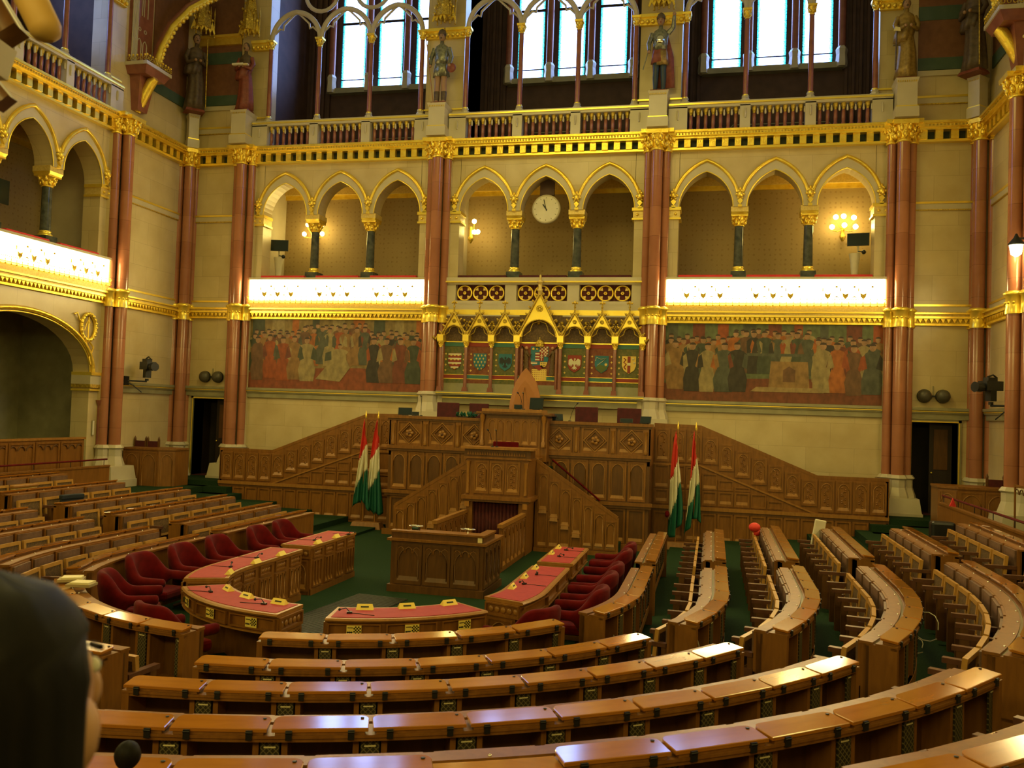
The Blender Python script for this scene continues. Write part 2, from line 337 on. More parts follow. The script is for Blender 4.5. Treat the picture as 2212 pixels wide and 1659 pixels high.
def rooms(c, M, wn):
    b = MB()                                                       # the gallery rooms behind, lower with wallpaper, upper dark
    b.box(c-2.98, c+2.98, 2.0, 2.1, 6.6, 10.2, WALLP); b.box(c-2.98, c+2.98, .5, 2.0, 6.5, 6.6, CARPET); b.box(c-2.98, c+2.98, .5, 2.0, 10.1, 10.2, CREAMG)
    for sg in (-1, 1): b.box(*sorted((c+sg*2.75, c+sg*2.98)), .5, 2.0, 6.6, 10.1, STONEP)
    b.box(c-2.75, c+2.75, 1.93, 2.0, 9.55, 9.68, GOLD); b.box(c-2.75, c+2.75, 1.85, 2.0, 9.68, 9.9, CREAMG); b.box(c-2.75, c+2.75, 1.7, 2.0, 9.9, 10.05, GOLDD)
    for i in range(60): b.box(c-2.7+i*.09, c-2.66+i*.09, 1.67, 1.71, 9.93, 9.98, GOLDS)
    struct(b.build('wall_gallery_%s' % wn, M=M))
    b = MB()
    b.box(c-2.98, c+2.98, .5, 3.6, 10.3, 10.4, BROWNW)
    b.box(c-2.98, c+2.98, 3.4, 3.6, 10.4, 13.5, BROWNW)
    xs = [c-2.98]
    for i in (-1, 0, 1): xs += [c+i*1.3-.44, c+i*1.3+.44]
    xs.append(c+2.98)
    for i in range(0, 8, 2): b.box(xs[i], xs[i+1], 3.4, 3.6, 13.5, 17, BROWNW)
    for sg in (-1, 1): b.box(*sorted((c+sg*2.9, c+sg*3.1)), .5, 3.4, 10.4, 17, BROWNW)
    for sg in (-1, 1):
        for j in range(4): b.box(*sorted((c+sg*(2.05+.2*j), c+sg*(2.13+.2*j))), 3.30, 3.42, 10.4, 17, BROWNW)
    b.box(c-2.0, c+2.0, 3.15, 3.42, 13.38, 13.55, GREENST)          # window sill
    b.tube([(c-1.2, 3.0, 10.5), (c-1.2, 3.0, 11.6), (c-1.05, 3.0, 11.75), (c+1.6, 3.0, 11.75), (c+1.75, 3.0, 11.6), (c+1.75, 3.0, 10.5)], .02, GREENST, 6)
    struct(b.build('wall_upper_%s' % wn, M=M))
    for i in (-1, 0, 1):                                           # leaded windows
        root = thing('window_%s_%d' % (wn, i+2), '', 'window', M @ T(c+i*1.3, 3.45, 13.55)); root['kind'] = 'structure'
        g = MB(); g.box(-.42, .42, 0, .02, 0, 4, WING); g.build('pane', root)
        f = MB()
        for x in (-.44, .42): f.box(x, x+.02, -.05, .03, 0, 4, DARK)
        for z in (0, .34, 2.2): f.box(-.42, .42, -.03, .0, z, z+.03+.05*(z > 2), DARK)
        f.build('window_frame', root)
        del root['label'], root['category']
    b = MB()
    for i in (-1.5, -.5, .5, 1.5):
        x = c+i*1.3
        b.lathe([(.16, 13.4), (.17, 13.5), (.15, 13.75), (.17, 13.9), (.11, 14.0)], STONEP, (x, 3.2, 0), 6, False)
        b.lathe([(.11, 14.0), (.11, 17)], REDM2, (x, 3.2, 0), 10)
    struct(b.build('trim_window_shafts_%s' % wn, M=M))
for wn, (M, cs) in WALLS.items():
    b = MB()
    for c in cs: bay_wall(b, c, wn != 'front')
    if wn == 'front':
        for sg in (-1, 1):
            lo, hi = 9.37, 10.41
            b.box(*sorted((sg*9, sg*lo)), 0, .5, 0, 16, STONE); b.box(*sorted((sg*hi, sg*11.5)), 0, .5, 0, 16, STONE)
            b.box(*sorted((sg*lo, sg*hi)), 0, .5, 3.2, 16, STONE); b.box(*sorted((sg*lo, sg*hi)), 0, .5, 0, .93, STONE)
    else:
        s = -1 if wn == 'left' else 1
        b.box(*sorted((0, s*3.16)), 0, .5, 0, 16, STONE); b.box(*sorted((s*9.16, s*26)), 0, .5, 0, 12, STONE)
        for c in cs:                                                # the passage behind the wide arch
            b.box(c-2.9, c+2.9, 2.6, 2.7, 0, 6, GREENST); b.box(c-2.9, c+2.9, .5, 2.6, 5.5, 5.6, GREENST); b.box(c-2.9, c+2.9, .5, 2.6, .8, .9, CARPET)
            for sg in (-1, 1): b.box(*sorted((c+sg*2.9, c+sg*3)), .5, 2.6, 0, 6, GREENST)
    struct(b.build('wall_'+wn, M=M))
    for i, c in enumerate(cs): rooms(c, M, wn+'_'+['left', 'middle', 'right'][i] if len(cs) > 1 else wn)
b = MB(); b.box(-11.5, 11.5, -26.5, -26, 0, 8, STONE); struct(b.build('wall_back'))
# horizontal mouldings -------------------------------------------------
tn = [0]
def trim(b, M, nm=None):
    tn[0] += 1; return struct(b.build('trim_%d' % tn[0], M=M))
def cornice(M, x0, x1):
    b = MB()
    b.box(x0, x1, -.06, 0, 10.17, 10.38, DGREEN); b.box(x0, x1, -.16, 0, 10.11, 10.17, GOLDS)
    b.box(x0, x1, -.26, 0, 10.38, 10.44, GOLD); b.box(x0, x1, -.32, 0, 10.44, 10.52, GOLDS); b.box(x0, x1, -.36, 0, 10.52, 10.58, GOLD)
    n = int((x1-x0)/.31); p = (x1-x0)/n
    for i in range(n): b.box(x0+(i+.25)*p, x0+(i+.75)*p, -.20, -.06, 10.17, 10.38, GOLD)
    n = int((x1-x0)/.08)
    for i in range(n): b.box(x0+(i+.2)*(x1-x0)/n, x0+(i+.7)*(x1-x0)/n, -.345, -.31, 10.46, 10.50, GOLDD)
    trim(b, M)
def band(M, x0, x1):
    b = MB()
    b.box(x0, x1, -.10, 0, 5.57, 5.62, GOLD); b.box(x0, x1, -.08, 0, 5.62, 5.74, GOLDD); b.box(x0, x1, -.16, 0, 5.74, 5.79, GOLDS); b.box(x0, x1, -.13, 0, 5.79, 5.84, CREAMG); b.box(x0, x1, -.2, 0, 5.84, 5.88, GOLDS)
    n = int((x1-x0)/.12)
    for i in range(n):
        x = x0+(i+.5)*(x1-x0)/n; b.prism([(x-.05, 5.73), (x, 5.63), (x+.05, 5.73)], -.13, -.08, GOLD)
    trim(b, M)
def sill(M, x0, x1):
    b = MB(); b.box(x0, x1, -.14, 0, 3.49, 3.56, GREENST); b.box(x0, x1, -.10, 0, 3.42, 3.49, GREENST); b.box(x0, x1, -.12, 0, 3.455, 3.475, GOLDS); b.box(x0, x1, -.06, 0, 3.28, 3.42, GREENST)
    trim(b, M)
def ledge(M, x0, x1, z):
    b = MB(); b.box(x0, x1, -.05, 0, z, z+.05, GOLDS); b.box(x0, x1, -.03, 0, z-.14, z, STONEP); b.box(x0, x1, -.04, 0, z-.17, z-.14, GOLDD); trim(b, M)
for c in (-6, 0, 6): cornice(MF, c-2.72, c+2.72)
for x0, x1 in ((-8.75, -3.25), (3.25, 8.75)): band(MF, x0, x1); sill(MF, x0, x1)
b = MB(); b.box(-2.75, 2.75, -.14, 0, 5.74, 5.88, GOLDS); b.box(-2.75, 2.75, -.1, 0, 5.57, 5.74, GOLDD); b.box(-2.75, 2.75, -.3, 0, 3.49, 3.56, GREENST); b.box(-2.75, 2.75, -.24, 0, 3.28, 3.49, GREENST); b.box(-2.75, 2.75, -.26, 0, 3.44, 3.46, GOLDS); trim(b, MF)
for sg in (-1, 1):
    x0, x1 = sorted((sg*9.3, sg*10.72))
    cornice(MF, x0, x1); band(MF, x0, x1); sill(MF, x0, x1); ledge(MF, x0, x1, 8.6); ledge(MF, x0, x1, 6.05); ledge(MF, x0, x1, 11.25)
for M, s in ((ML, -1), (MR, 1)):
    for t0, t1 in ((.3, 2.88), (3.45, 8.9)):
        x0, x1 = sorted((s*t0, s*t1)); cornice(M, x0, x1); band(M, x0, x1)
    x0, x1 = sorted((s*.3, s*2.88)); sill(M, x0, x1); ledge(M, x0, x1, 8.6); ledge(M, x0, x1, 6.05)
# painted niches high up beside the outer statues
for sg in (-1, 1):
    b = MB(); x0, x1 = sorted((sg*9.35, sg*10.7))
    b.box(x0, x1, -.03, 0, 12.05, 16, PRED); b.box(x0, x1, -.04, 0, 11.95, 12.25, PGRN); b.box(x0, x1, -.05, 0, 11.8, 11.93, STONEP); b.box(x0, x1, -.04, 0, 13.2, 13.55, PGRN)
    b.box(x0, x1, -.12, 0, 13.75, 14.0, GOLD); b.box(x0, x1, -.16, 0, 13.98, 14.05, GOLDS)
    trim(b, MF)
    b = MB(); M = ML if sg < 0 else MR; x0, x1 = sorted((sg*.3, sg*1.9)); b.box(x0, x1, -.03, 0, 11.9, 16, PRED); b.box(x0, x1, -.04, 0, 11.8, 12.1, PGRN); trim(b, M)
# doors --------------------------------------------------------------
for n, sg in ((1, -1), (2, 1)):
    r = bpy.data.objects.new('door_%d' % n, None); COL.objects.link(r); r.location = (sg*9.89, 0, .93); r['kind'] = 'structure'
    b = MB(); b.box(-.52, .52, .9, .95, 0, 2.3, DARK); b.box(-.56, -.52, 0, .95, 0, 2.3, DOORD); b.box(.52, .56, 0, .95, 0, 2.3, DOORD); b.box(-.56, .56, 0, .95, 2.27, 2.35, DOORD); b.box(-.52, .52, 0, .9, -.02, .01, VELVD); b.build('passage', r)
    b = MB(); b.box(-.02, .5, .42, .47, 0, 2.25, DOORD)
    for z0, z1 in ((.15, .95), (1.1, 2.1)): b.box(.08, .4, .40, .425, z0, z1, OAKD if z0 > 1 else DOORD)
    b.ball((.03, .37, 1.02), .025, GOLDS, 6); b.build('door_leaf', r)
    b = MB()
    for x0, x1, z0, z1 in ((-.60, -.53, 0, 2.34), (.53, .60, 0, 2.34), (-.60, .60, 2.27, 2.34)): b.box(x0, x1, -.05, .02, z0, z1, GREENST)
    for x0, x1, z0, z1 in ((-.56, -.53, 0, 2.3), (.53, .56, 0, 2.3), (-.56, .56, 2.27, 2.3)): b.box(x0, x1, -.065, -.04, z0, z1, GOLDS)
    b.box(-.62, .62, -.07, .0, 2.34, 2.36, GREENST); b.build('door_frame', r)
# ------------------------------------------------------------------ columns
def foliage_capital(b, r, z0, z1, mat=None, n=8, c=(0, 0)):
    mat = mat or GOLD; h = z1-z0
    b.lathe([(r*1.0, z0), (r*1.18, z0+.04*h), (r*1.0, z0+.10*h), (r*1.05, z0+.4*h), (r*1.5, z0+.80*h)], mat, (c[0], c[1], 0), 14)
    b.frust(c[0]-r*1.75, c[0]+r*1.75, c[1]-r*1.75, c[1]+r*1.75, z0+.8*h, z1, -.02*h, mat)
    for row, (zr, rr, sz) in enumerate(((.34, 1.22, .30), (.64, 1.5, .34))):
        for k in range(n):
            a = 2*PI*(k+.5*row)/n; x = c[0]+math.cos(a)*r*rr; y = c[1]+math.sin(a)*r*rr
            b.ball((x, y, z0+zr*h), r*.36, mat, 5, sz=1.5)
            b.ball((c[0]+math.cos(a)*r*(rr+.25), c[1]+math.sin(a)*r*(rr+.25), z0+(zr+.12)*h), r*.2, GOLDS, 4)
def clustered(loc, rz, zb, label, pw=.50):
    t = thing('clustered_column', label, 'column', T(loc[0], loc[1], 0, rz), 'clustered red marble columns along the walls')
    zs = zb+.9
    b = MB(); b.lathe([(.15, zs), (.15, 5.5)], REDM, (0, -.33, 0), 20); b.lathe([(.15, 5.95), (.148, 10.1)], REDM, (0, -.33, 0), 20); b.build('main_shaft', t)
    for s in (-1, 1):
        b = MB(); b.lathe([(.11, zs), (.11, 10.1)], REDM, (s*.23, -.15, 0), 14); b.box(s*.3-.03, s*.3+.03, -.1, 0, zs, 10.1, STONE); b.build('side_shaft', t)
    b = MB()
    for x, y, r in ((0, -.33, .15), (-.23, -.15, .11), (.23, -.15, .11)):
        b.lathe([(r+.035, 5.5), (r+.03, 5.56), (r+.02, 5.6), (r+.02, 5.86), (r+.05, 5.89), (r+.07, 5.93), (r+.01, 5.98)], GOLDS, (x, y, 0), 16)
    for k in range(5): b.ball((.172*math.sin((k-2)*.6), -.33-.172*math.cos((k-2)*.6), 5.73), .03, GOLD, 5)
    b.build('ring_band', t)
    b = MB()
    for x, y, r in ((0, -.33, .16), (-.25, -.15, .12), (.25, -.15, .12)): foliage_capital(b, r, 10.05, 10.55, c=(x, y))
    b.box(-.42, .42, -.5, 0, 10.5, 10.6, GOLD); b.build('capital', t)
    b = MB()
    for x, y, r in ((0, -.33, .15), (-.23, -.15, .11), (.23, -.15, .11)):
        b.lathe([(r+.14, zs-.62), (r+.12, zs-.5), (r+.05, zs-.3), (r+.05, zs-.12), (r+.1, zs-.08), (r+.04, zs)], STONEP, (x, y, 0), 8, False)
    b.frust(-pw, pw, -.66, .0, zb, zs-.55, .05, STONEP)
    if zb > 0: b.box(-pw-.02, pw+.02, -.68, 0, 0, zb, STONEP)
    b.build('plinth', t); return t
clustered((-9, 0), 0, 1.0, 'red marble clustered column between the left door and the left mural')
clustered((-3, 0), 0, 2.7, 'red marble clustered column between the left mural and the heraldic screen')
clustered((3, 0), 0, 2.7, 'red marble clustered column between the heraldic screen and the right mural')
clustered((9, 0), 0, 1.0, 'red marble clustered column between the right mural and the right door')
clustered((-10.98, -.02), PI/4, 1.0, 'red marble clustered column in the left corner of the hall', .3)
clustered((10.98, -.02), -PI/4, 1.0, 'red marble clustered column in the right corner of the hall', .3)
clustered((-11, -3.16), PI/2, 1.0, 'red marble clustered column on the left wall beside the wide arch')
clustered((11, -3.16), -PI/2, 1.0, 'red marble clustered column on the right wall at the edge of the photo')
# arcade columns ------------------------------------------------------
t = thing('arcade_column', '', 'column', group='short dark marble columns of the gallery arcade'); AC = t
b = MB(); b.lathe([(.125, 7.08), (.112, 8.17)], DARKM, n=18); b.build('shaft', t)
b = MB(); foliage_capital(b, .12, 8.15, 8.45, n=6); b.frust(-.19, .19, -.22, .22, 8.43, 8.50, -.03, GOLD); b.box(-.22, .22, -.25, .25, 8.50, 8.63, CREAMG); b.build('capital', t)
b = MB(); b.lathe([(.17, 6.96), (.17, 7.0), (.14, 7.02), (.13, 7.05), (.15, 7.07), (.12, 7.10)], GOLDS, n=16); b.box(-.19, .19, -.2, .2, 6.76, 6.96, DARKM); b.build('base', t)
tr = TREE(t); first = True
BN = {'front': ['over the left mural', 'over the heraldic screen', 'over the right mural'], 'left': ['on the left wall'], 'right': ['on the right wall, out at the edge']}
for wn, (M, cs) in WALLS.items():
    for i, c in enumerate(cs):
        for s, side in ((-1, 'left'), (1, 'right')):
            if wn == 'left': side = 'nearer' if s < 0 else 'farther'
            if wn == 'right': side = 'farther' if s < 0 else 'nearer'
            lab = 'dark green marble gallery column with gilded capital, the %s one of the pair %s' % (side, BN[wn][i])
            mm = M @ T(c+s*.865, .25, 0)
            if first: t.matrix_world = mm; t['label'] = lab; first = False
            else: copytree(t, mm, lab, ch=tr)
# arcade mouldings, bosses, imposts ------------------------------------
def boss(b, x, z, y=-.06):
    b.ball((x, y-.03, z+.06), .085, GOLD, 6, sz=1.25)
    for k in range(6):
        a = 2*PI*k/6; b.ball((x+.085*math.cos(a), y-.02, z+.07+.10*math.sin(a)), .042, GOLDS, 5)
    b.ball((x, y, z+.22), .035, GOLD, 5, sz=1.5); b.prism([(x-.07, z-.10), (x, z-.03), (x+.07, z-.10), (x, z-.20)], y-.05, 0, GOLD)
    b.box(x-.05, x+.05, y-.02, 0, z-.25, z-.19, GOLDS)
for wn, (M, cs) in WALLS.items():
    for i, c in enumerate(cs):
        t = thing('arcade_moulding', 'gilded triple pointed arch moulding framing the gallery openings '+BN[wn][i], 'arch moulding', M @ T(c, 0, 0))
        for o in (-1.73, 0, 1.73):
            b = MB(); P = pointed(.855, 1.20, 9); Q = pointed(.70, .95, 9)
            b.tube([(o+x, -.05, 8.63+z+.02) for x, z in P if z > .22], .05, GOLD, 8, flat=1)
            for k in range(len(P)-1):
                b.prism([(o+P[k][0], 8.62+P[k][1]), (o+P[k+1][0], 8.62+P[k+1][1]), (o+Q[k+1][0], 8.62+Q[k+1][1]), (o+Q[k][0], 8.62+Q[k][1])], -.035, .0, STONEP)
            b.tube([(o+x*.99, -.04, 8.62+z*.99) for x, z in Q], .016, GOLDS, 6)
            b.build('arch_rib', t)
        for o in (-2.56, -.865, .865, 2.56): b = MB(); boss(b, o, 8.86); b.build('leaf_boss', t)
        for s in (-1, 1):
            b = MB(); x0, x1 = sorted((s*2.36, s*2.86)); b.box(x0, x1, -.08, .45, 8.55, 8.63, GOLDS); b.box(x0+.03, x1-.03, -.04, .45, 8.36, 8.55, CREAMG); b.box(x0, x1, -.06, .45, 8.31, 8.36, GOLDS)
            for k in range(2): b.ball((s*(2.5+.18*k), -.05, 8.45), .04, GOLD, 5)
            b.build('impost', t)
# velvet rails -----------------------------------------------------------
RN = ['left', 'middle', 'right']
for wn, (M, cs) in WALLS.items():
    for i, c in enumerate(cs):
        for j, o in enumerate((-1.73, 0, 1.73)):
            b = MB(); w = .66 if o == 0 else .69; b.box(-w, w, -.06, .16, 6.76, 6.84, RAILV if not (wn == 'front' and i == 1) else VELVD)
            oo = o+(.03 if o < 0 else -.03 if o > 0 else 0)
            tag(b.build('velvet_rail', M=M @ T(c+oo, -.02, 0), bevel=.02), 'velvet-covered parapet cushion in the %s gallery opening %s' % ((RN if wn == 'front' else ['far', 'middle', 'near'] if wn == 'right' else ['near', 'middle', 'far'])[j], BN[wn][i]), 'cushion', 'velvet cushions on the gallery parapets')
# lit balcony fronts ------------------------------------------------------
def lamp_front(M, c, label):
    t = thing('balcony_lamp', label, 'lamp', M @ T(c, 0, 0), 'lit balcony fronts')
    b = MB(); b.box(-2.72, 2.72, -.09, -.02, 6.03, 6.70, CREAMG); b.box(-2.74, 2.74, -.22, 0, 6.70, 6.76, STONEP); b.box(-2.74, 2.74, -.2, 0, 5.88, 6.03, CREAMG); b.build('panel', t)
    b = MB(); b.prism([(-2.70, 6.13), (2.70, 6.13), (2.70, 6.69), (-2.70, 6.69)], -.17, -.10, FROST); b.build('lamp_glass', t)
    b = MB()
    for z in (6.07, 6.19): b.tube([(-2.7, -.25, z), (2.7, -.25, z)], .008, GOLDS, 5)
    for i in range(33):
        x = -2.64+i*.165; b.tube([(x, -.25, 6.03), (x, -.25, 6.22)], .008, GOLDS, 5)
        b.ball((x, -.25, 6.03), .022, GOLD, 5)
        b.tube([(x-.06, -.25, 6.19), (x, -.25, 6.10), (x+.06, -.25, 6.19)], .006, GOLDS, 4)
    for o in (-1.73, 0, 1.73):
        for k in range(3):
            x = o+(k-1)*.42
            b.prism([(x-.075, 6.35), (x-.06, 6.25), (x, 6.19), (x+.06, 6.25), (x+.075, 6.35), (x, 6.31)], -.262, -.24, GOLDD)
            if k < 2: b.prism([(x+.13, 6.22), (x+.21, 6.27), (x+.29, 6.22), (x+.21, 6.235)], -.262, -.24, GOLDD)
            b.box(x-.125, x-.10, -.262, -.245, 6.38, 6.47, GOLDD); b.prism([(x+.17, 6.50), (x+.21, 6.53), (x+.25, 6.50), (x+.21, 6.47)], -.26, -.245, GOLDD)
    b.build('gilt_cresting', t)
lamp_front(MF, -6, 'glowing lamp-lit balcony front above the left mural')
lamp_front(MF, 6, 'glowing lamp-lit balcony front above the right mural')
lamp_front(ML, -6.16, 'glowing lamp-lit balcony front on the left wall above the wide arch')
lamp_front(MR, 6.16, 'glowing lamp-lit balcony front on the right wall, seen end-on at the edge')
# hooded end of the right lamp, seen in profile
t = thing('hooded_wall_lamp', 'dark hooded lamp beside the column at the right edge of the photo', 'lamp', T(10.55, -3.62, 0))
b = MB(); b.lathe([(.16, 6.86), (.15, 6.9), (.05, 7.02), (.02, 7.1)], HINGE, n=14); b.box(.05, .5, -.02, .02, 6.98, 7.02, HINGE); b.build('hood', t)
b = MB(); b.lathe([(.02, 6.62), (.10, 6.68), (.13, 6.86)], FROST, n=14); b.build('lamp_glass', t)
# middle balcony parapet ------------------------------------------------------
t = thing('balcony_parapet', 'cream stone balcony parapet pierced with quatrefoils above the heraldic screen', 'parapet', MF)
b = MB(); b.box(-2.74, 2.74, -.12, 0, 5.88, 6.10, STONEP); b.box(-2.74, 2.74, -.10, -.0, 6.10, 6.13, STONEP); b.box(-2.74, 2.74, -.14, 0, 6.57, 6.66, STONEP); b.box(-2.74, 2.74, -.2, 0, 6.66, 6.76, STONEP); b.box(-2.74, 2.74, -.22, -.14, 6.62, 6.66, GOLDS)
for x0, x1 in ((-2.74, -2.42), (-1.02, -.70), (.70, 1.02), (2.42, 2.74)): b.box(x0, x1, -.12, 0, 6.1, 6.6, STONEP)
b.build('stone_frame', t)
for o in (-1.72, 0, 1.72):
    for k in range(3):
        x = o+(k-1)*.455; b = MB(); z = 6.345
        b.tube([(x+.20*math.cos(2*PI*j/20), -.06, z+.20*math.sin(2*PI*j/20)) for j in range(20)], .024, GOLD, 6, closed=True)
        for q in range(4):
            a = q*PI/2
            b.prism([(x+.115*math.cos(a)+.075*math.cos(2*PI*j/10), z+.115*math.sin(a)+.075*math.sin(2*PI*j/10)) for j in range(10)], -.035, -.0, VELVD)
            a2 = a+PI/4; b.prism([(x+.095*math.cos(a2), z+.095*math.sin(a2)), (x+.20*math.cos(a2-.36), z+.20*math.sin(a2-.36)), (x+.20*math.cos(a2+.36), z+.20*math.sin(a2+.36))], -.05, 0, CREAMG)
        for q in range(6): b.ball((x+.03*math.cos(q*PI/3), -.06, z+.03*math.sin(q*PI/3)), .022, GOLDS, 4)
        b.box(x-.225, x+.225, -.012, -.004, 6.13, 6.57, VELVD)
        b.build('quatrefoil', t)
# balustrades of the upper gallery ---------------------------------------------
bal = MB(); bal.lathe([(.055, 10.6), (.055, 10.66), (.04, 10.68), (.048, 10.8), (.044, 10.98), (.035, 11.0)], REDM2, n=10); bal.lathe([(.036, 11.0), (.04, 11.03), (.065, 11.12), (.065, 11.17)], GOLDD, n=8)
bal.lathe([(.02, 10.95), (.028, 11.0), (.016, 11.1)], STONEP, (.085, -.08, 0), 6)
BAL = bal.build('baluster'); BALM = BAL.data
bpy.data.objects.remove(BAL)
for wn, (M, cs) in WALLS.items():
    for i, c in enumerate(cs):
        t = thing('gallery_balustrade', 'upper gallery balustrade with red-brown balusters '+BN[wn][i], 'balustrade', M @ T(c, 0, 0))
        b = MB(); b.box(-2.74, 2.74, -.30, -.02, 11.17, 11.32, STONEP); b.box(-2.74, 2.74, -.33, -.30, 11.24, 11.28, GOLDS); b.build('top_rail', t)
        for x0, x1 in ((-2.74, -2.26), (-.93, -.67), (.67, .93), (2.26, 2.74)): b = MB(); b.box(x0, x1, -.30, -.05, 10.58, 11.2, STONEP); b.lathe([(.02, 10.85), (.03, 11.0), (.02, 11.1)], STONEP, ((x0+x1)/2, -.31, 0), 6); b.build('post', t)
        for o, w in ((-1.6, 1.33), (0, 1.34), (1.6, 1.33)):
            for k in range(7):
                d = bpy.data.objects.new('baluster', BALM); COL.objects.link(d); d.parent = t; d.location = (o+(k-3)*w/7, -.17, 0)
# upper arcade --------------------------------------------------------------------
for wn, (M, cs) in WALLS.items():
    for i, c in enumerate(cs):
        t = thing('upper_arcade', 'upper arcade of red shafts and tracery '+BN[wn][i], 'arcade', M @ T(c, -.0, 0))
        for o in (-2.34, -.8, .8, 2.34):
            b = MB(); b.lathe([(.07, 11.5), (.062, 13.52)], REDM2, (o, -.1, 0), 12)
            b.lathe([(.12, 11.32), (.12, 11.4), (.08, 11.43), (.1, 11.46), (.07, 11.5)], STONEP, (o, -.1, 0), 8, False); b.lathe([(.075, 11.46), (.09, 11.49), (.07, 11.52)], GOLDS, (o, -.1, 0), 10)
            foliage_capital(b, .065, 13.5, 13.76, n=6, c=(o, -.1)); b.build('slender_shaft', t)
        for o in (-1.57, 0, 1.57):
            b = MB(); P = [(o+x, -.1, 13.74+z) for x, z in pointed(.76, .84, 9)]
            b.tube(P, .075, STONEP, 8)
            for s in (-1, 1): b.tube([(o+s*.70, -.08, 13.95), (o+s*.52, -.08, 14.12), (o+s*.42, -.08, 14.08), (o+s*.40, -.08, 14.22), (o+s*.1, -.08, 14.5), (o, -.08, 14.56)], .032, STONEP, 6)
            b.build('tracery_arch', t)
        for o in (-.79, .79):
            b = MB(); b.tube([(o+.5*math.cos(2*PI*j/20), -.1, 15.05+.5*math.sin(2*PI*j/20)) for j in range(20)], .06, STONEP, 6, closed=True); b.build('tracery_circle', t)
# gilded friezes at the capital height of the piers, and pier capitals
for wn, (M, cs) in WALLS.items():
    for c in cs:
        for s in (-1, 1):
            b = MB(); x0, x1 = sorted((c+s*2.42, c+s*2.98)); b.box(x0, x1, -.10, 0, 13.52, 13.72, GOLD); b.box(x0, x1, -.16, 0, 13.72, 13.8, GOLDS); b.box(x0, x1, -.05, 0, 11.5, 11.54, GOLDS)
            for k in range(4): b.ball((x0+.07+.14*k, -.12, 13.6), .06, GOLD, 5)
            trim(b, M)
# mural paintings: generic crowd scenes of flat painted shapes ----------------------
def mural(c, seed, floorc, back, label):
    rnd = random.Random(seed)
    pc = lambda nm, a: noisy(nm, tuple(x*.7 for x in a), tuple(min(1, x*1.35) for x in a), .6, scale=(8, 8, 5), detail=6)
    cols = [pc('mural_paint_%d_%d' % (seed, i), a) for i, a in enumerate([(.26, .06, .015), (.22, .12, .04), (.05, .06, .035), (.07, .075, .05), (.13, .065, .03), (.26, .20, .09), (.15, .04, .02), (.035, .028, .02), (.32, .10, .02)])]
    skin = pc('mural_skin_%d' % seed, (.30, .17, .09)); hair = pc('mural_hair_%d' % seed, (.05, .03, .02))
    t = thing('mural', label, 'painting', T(c, 0, 0), 'long murals on the front wall')
    b = MB(); b.box(-2.74, 2.74, -.02, 0, 3.56, 5.57, pc('mural_backdrop_%d' % seed, back)); b.prism([(-2.73, 3.57), (2.73, 3.57), (2.73, 4.05), (.8, 4.2), (-1.2, 4.15), (-2.73, 4.0)], -.022, -.02, pc('mural_floor_%d' % seed, floorc))
    for i in range(9): x = -2.6+i*.63; b.box(x, x+.2+.2*rnd.random(), -.0215, -.02, 4.9, 5.56, cols[(i*3+seed) % 9])
    def fig(x, z, h, m, y, lean=0, wide=1.0):
        w = h*.145*wide
        n = 7; L = []; Rr = []
        prof = [(0, .95), (.25, 1.1), (.45, .80), (.60, .78), (.74, 1.0), (.80, .75), (.83, .3)]
        for q, ww in prof:
            jig = 1+.18*(rnd.random()-.5); L.append((x-w*ww*jig+lean*q, z+q*h)); Rr.append((x+w*ww*jig+lean*q, z+q*h))
        b.prism(L+Rr[::-1], y, -.02, m)
        cx, cz = x+lean, z+h*.90; r = h*.062
        b.prism([(cx+r*math.cos(2*PI*k/10), cz+r*1.2*math.sin(2*PI*k/10)) for k in range(10)], y-.0008, -.02, skin)
        b.prism([(cx+r*1.02*math.cos(PI*k/6), cz+r*.55+r*.75*math.sin(PI*k/6)) for k in range(7)], y-.0012, -.02, hair)
        for sdx in (-1, 1):
            b.prism([(x+sdx*w*.8+lean*.7, z+h*.76), (x+sdx*w*1.15, z+h*.70), (x+sdx*w*(.7+.7*rnd.random()), z+h*.45), (x+sdx*w*.45, z+h*.50)], y-.0006, -.02, cols[rnd.randrange(9)])
    for row, (nn, z, h) in enumerate(((26, 4.25, 1.0), (20, 4.05, 1.12), (13, 3.78, 1.3))):
        for i in range(nn):
            x = -2.6+5.2*(i+.5)/nn+.08*(rnd.random()-.5)
            if row == 2 and abs(x-.2) < .75: continue
            if abs(x) > 2.55: continue
            fig(x, z+.08*rnd.random()+(.18 if abs(x) < 1 and row < 2 else 0), h, cols[rnd.randrange(9)], -.023-.0035*row-.0001*i, .05*(rnd.random()-.5), 1+.25*rnd.random())
    if seed == 3:
        b.prism([(-.05, 3.95), (.95, 3.95), (.90, 4.62), (-.0, 4.62)], -.034, -.02, pc('mural_desk', (.24, .14, .05))); b.prism([(-.5, 3.84), (1.3, 3.84), (1.1, 3.96), (-.35, 3.96)], -.035, -.02, pc('mural_step', (.27, .19, .08))); b.prism([(.3, 4.1), (.6, 4.1), (.6, 4.4), (.45, 4.5), (.3, 4.4)], -.036, -.02, cols[4])
        b.prism([(-1.0, 4.75), (1.6, 4.75), (1.6, 4.82), (-1.0, 4.82)], -.029, -.02, cols[3])
    else:
        fig(.05, 3.95, .95, cols[5], -.034, .12, 2.0); b.prism([(-.55, 3.86), (.2, 3.80), (.5, 4.2), (.3, 4.6), (.05, 4.55)], -.035, -.02, cols[5])
    b.build('painted_panel', t)
    b = MB()
    for x0, x1, z0, z1 in ((-2.76, -2.72, 3.56, 5.57), (2.72, 2.76, 3.56, 5.57)): b.box(x0, x1, -.05, 0, z0, z1, GREENST)
    b.build('frame', t)
mural(-6, 2, (.20, .05, .018), (.20, .14, .05), 'wide crowd-scene mural with red floor on the left of the front wall')
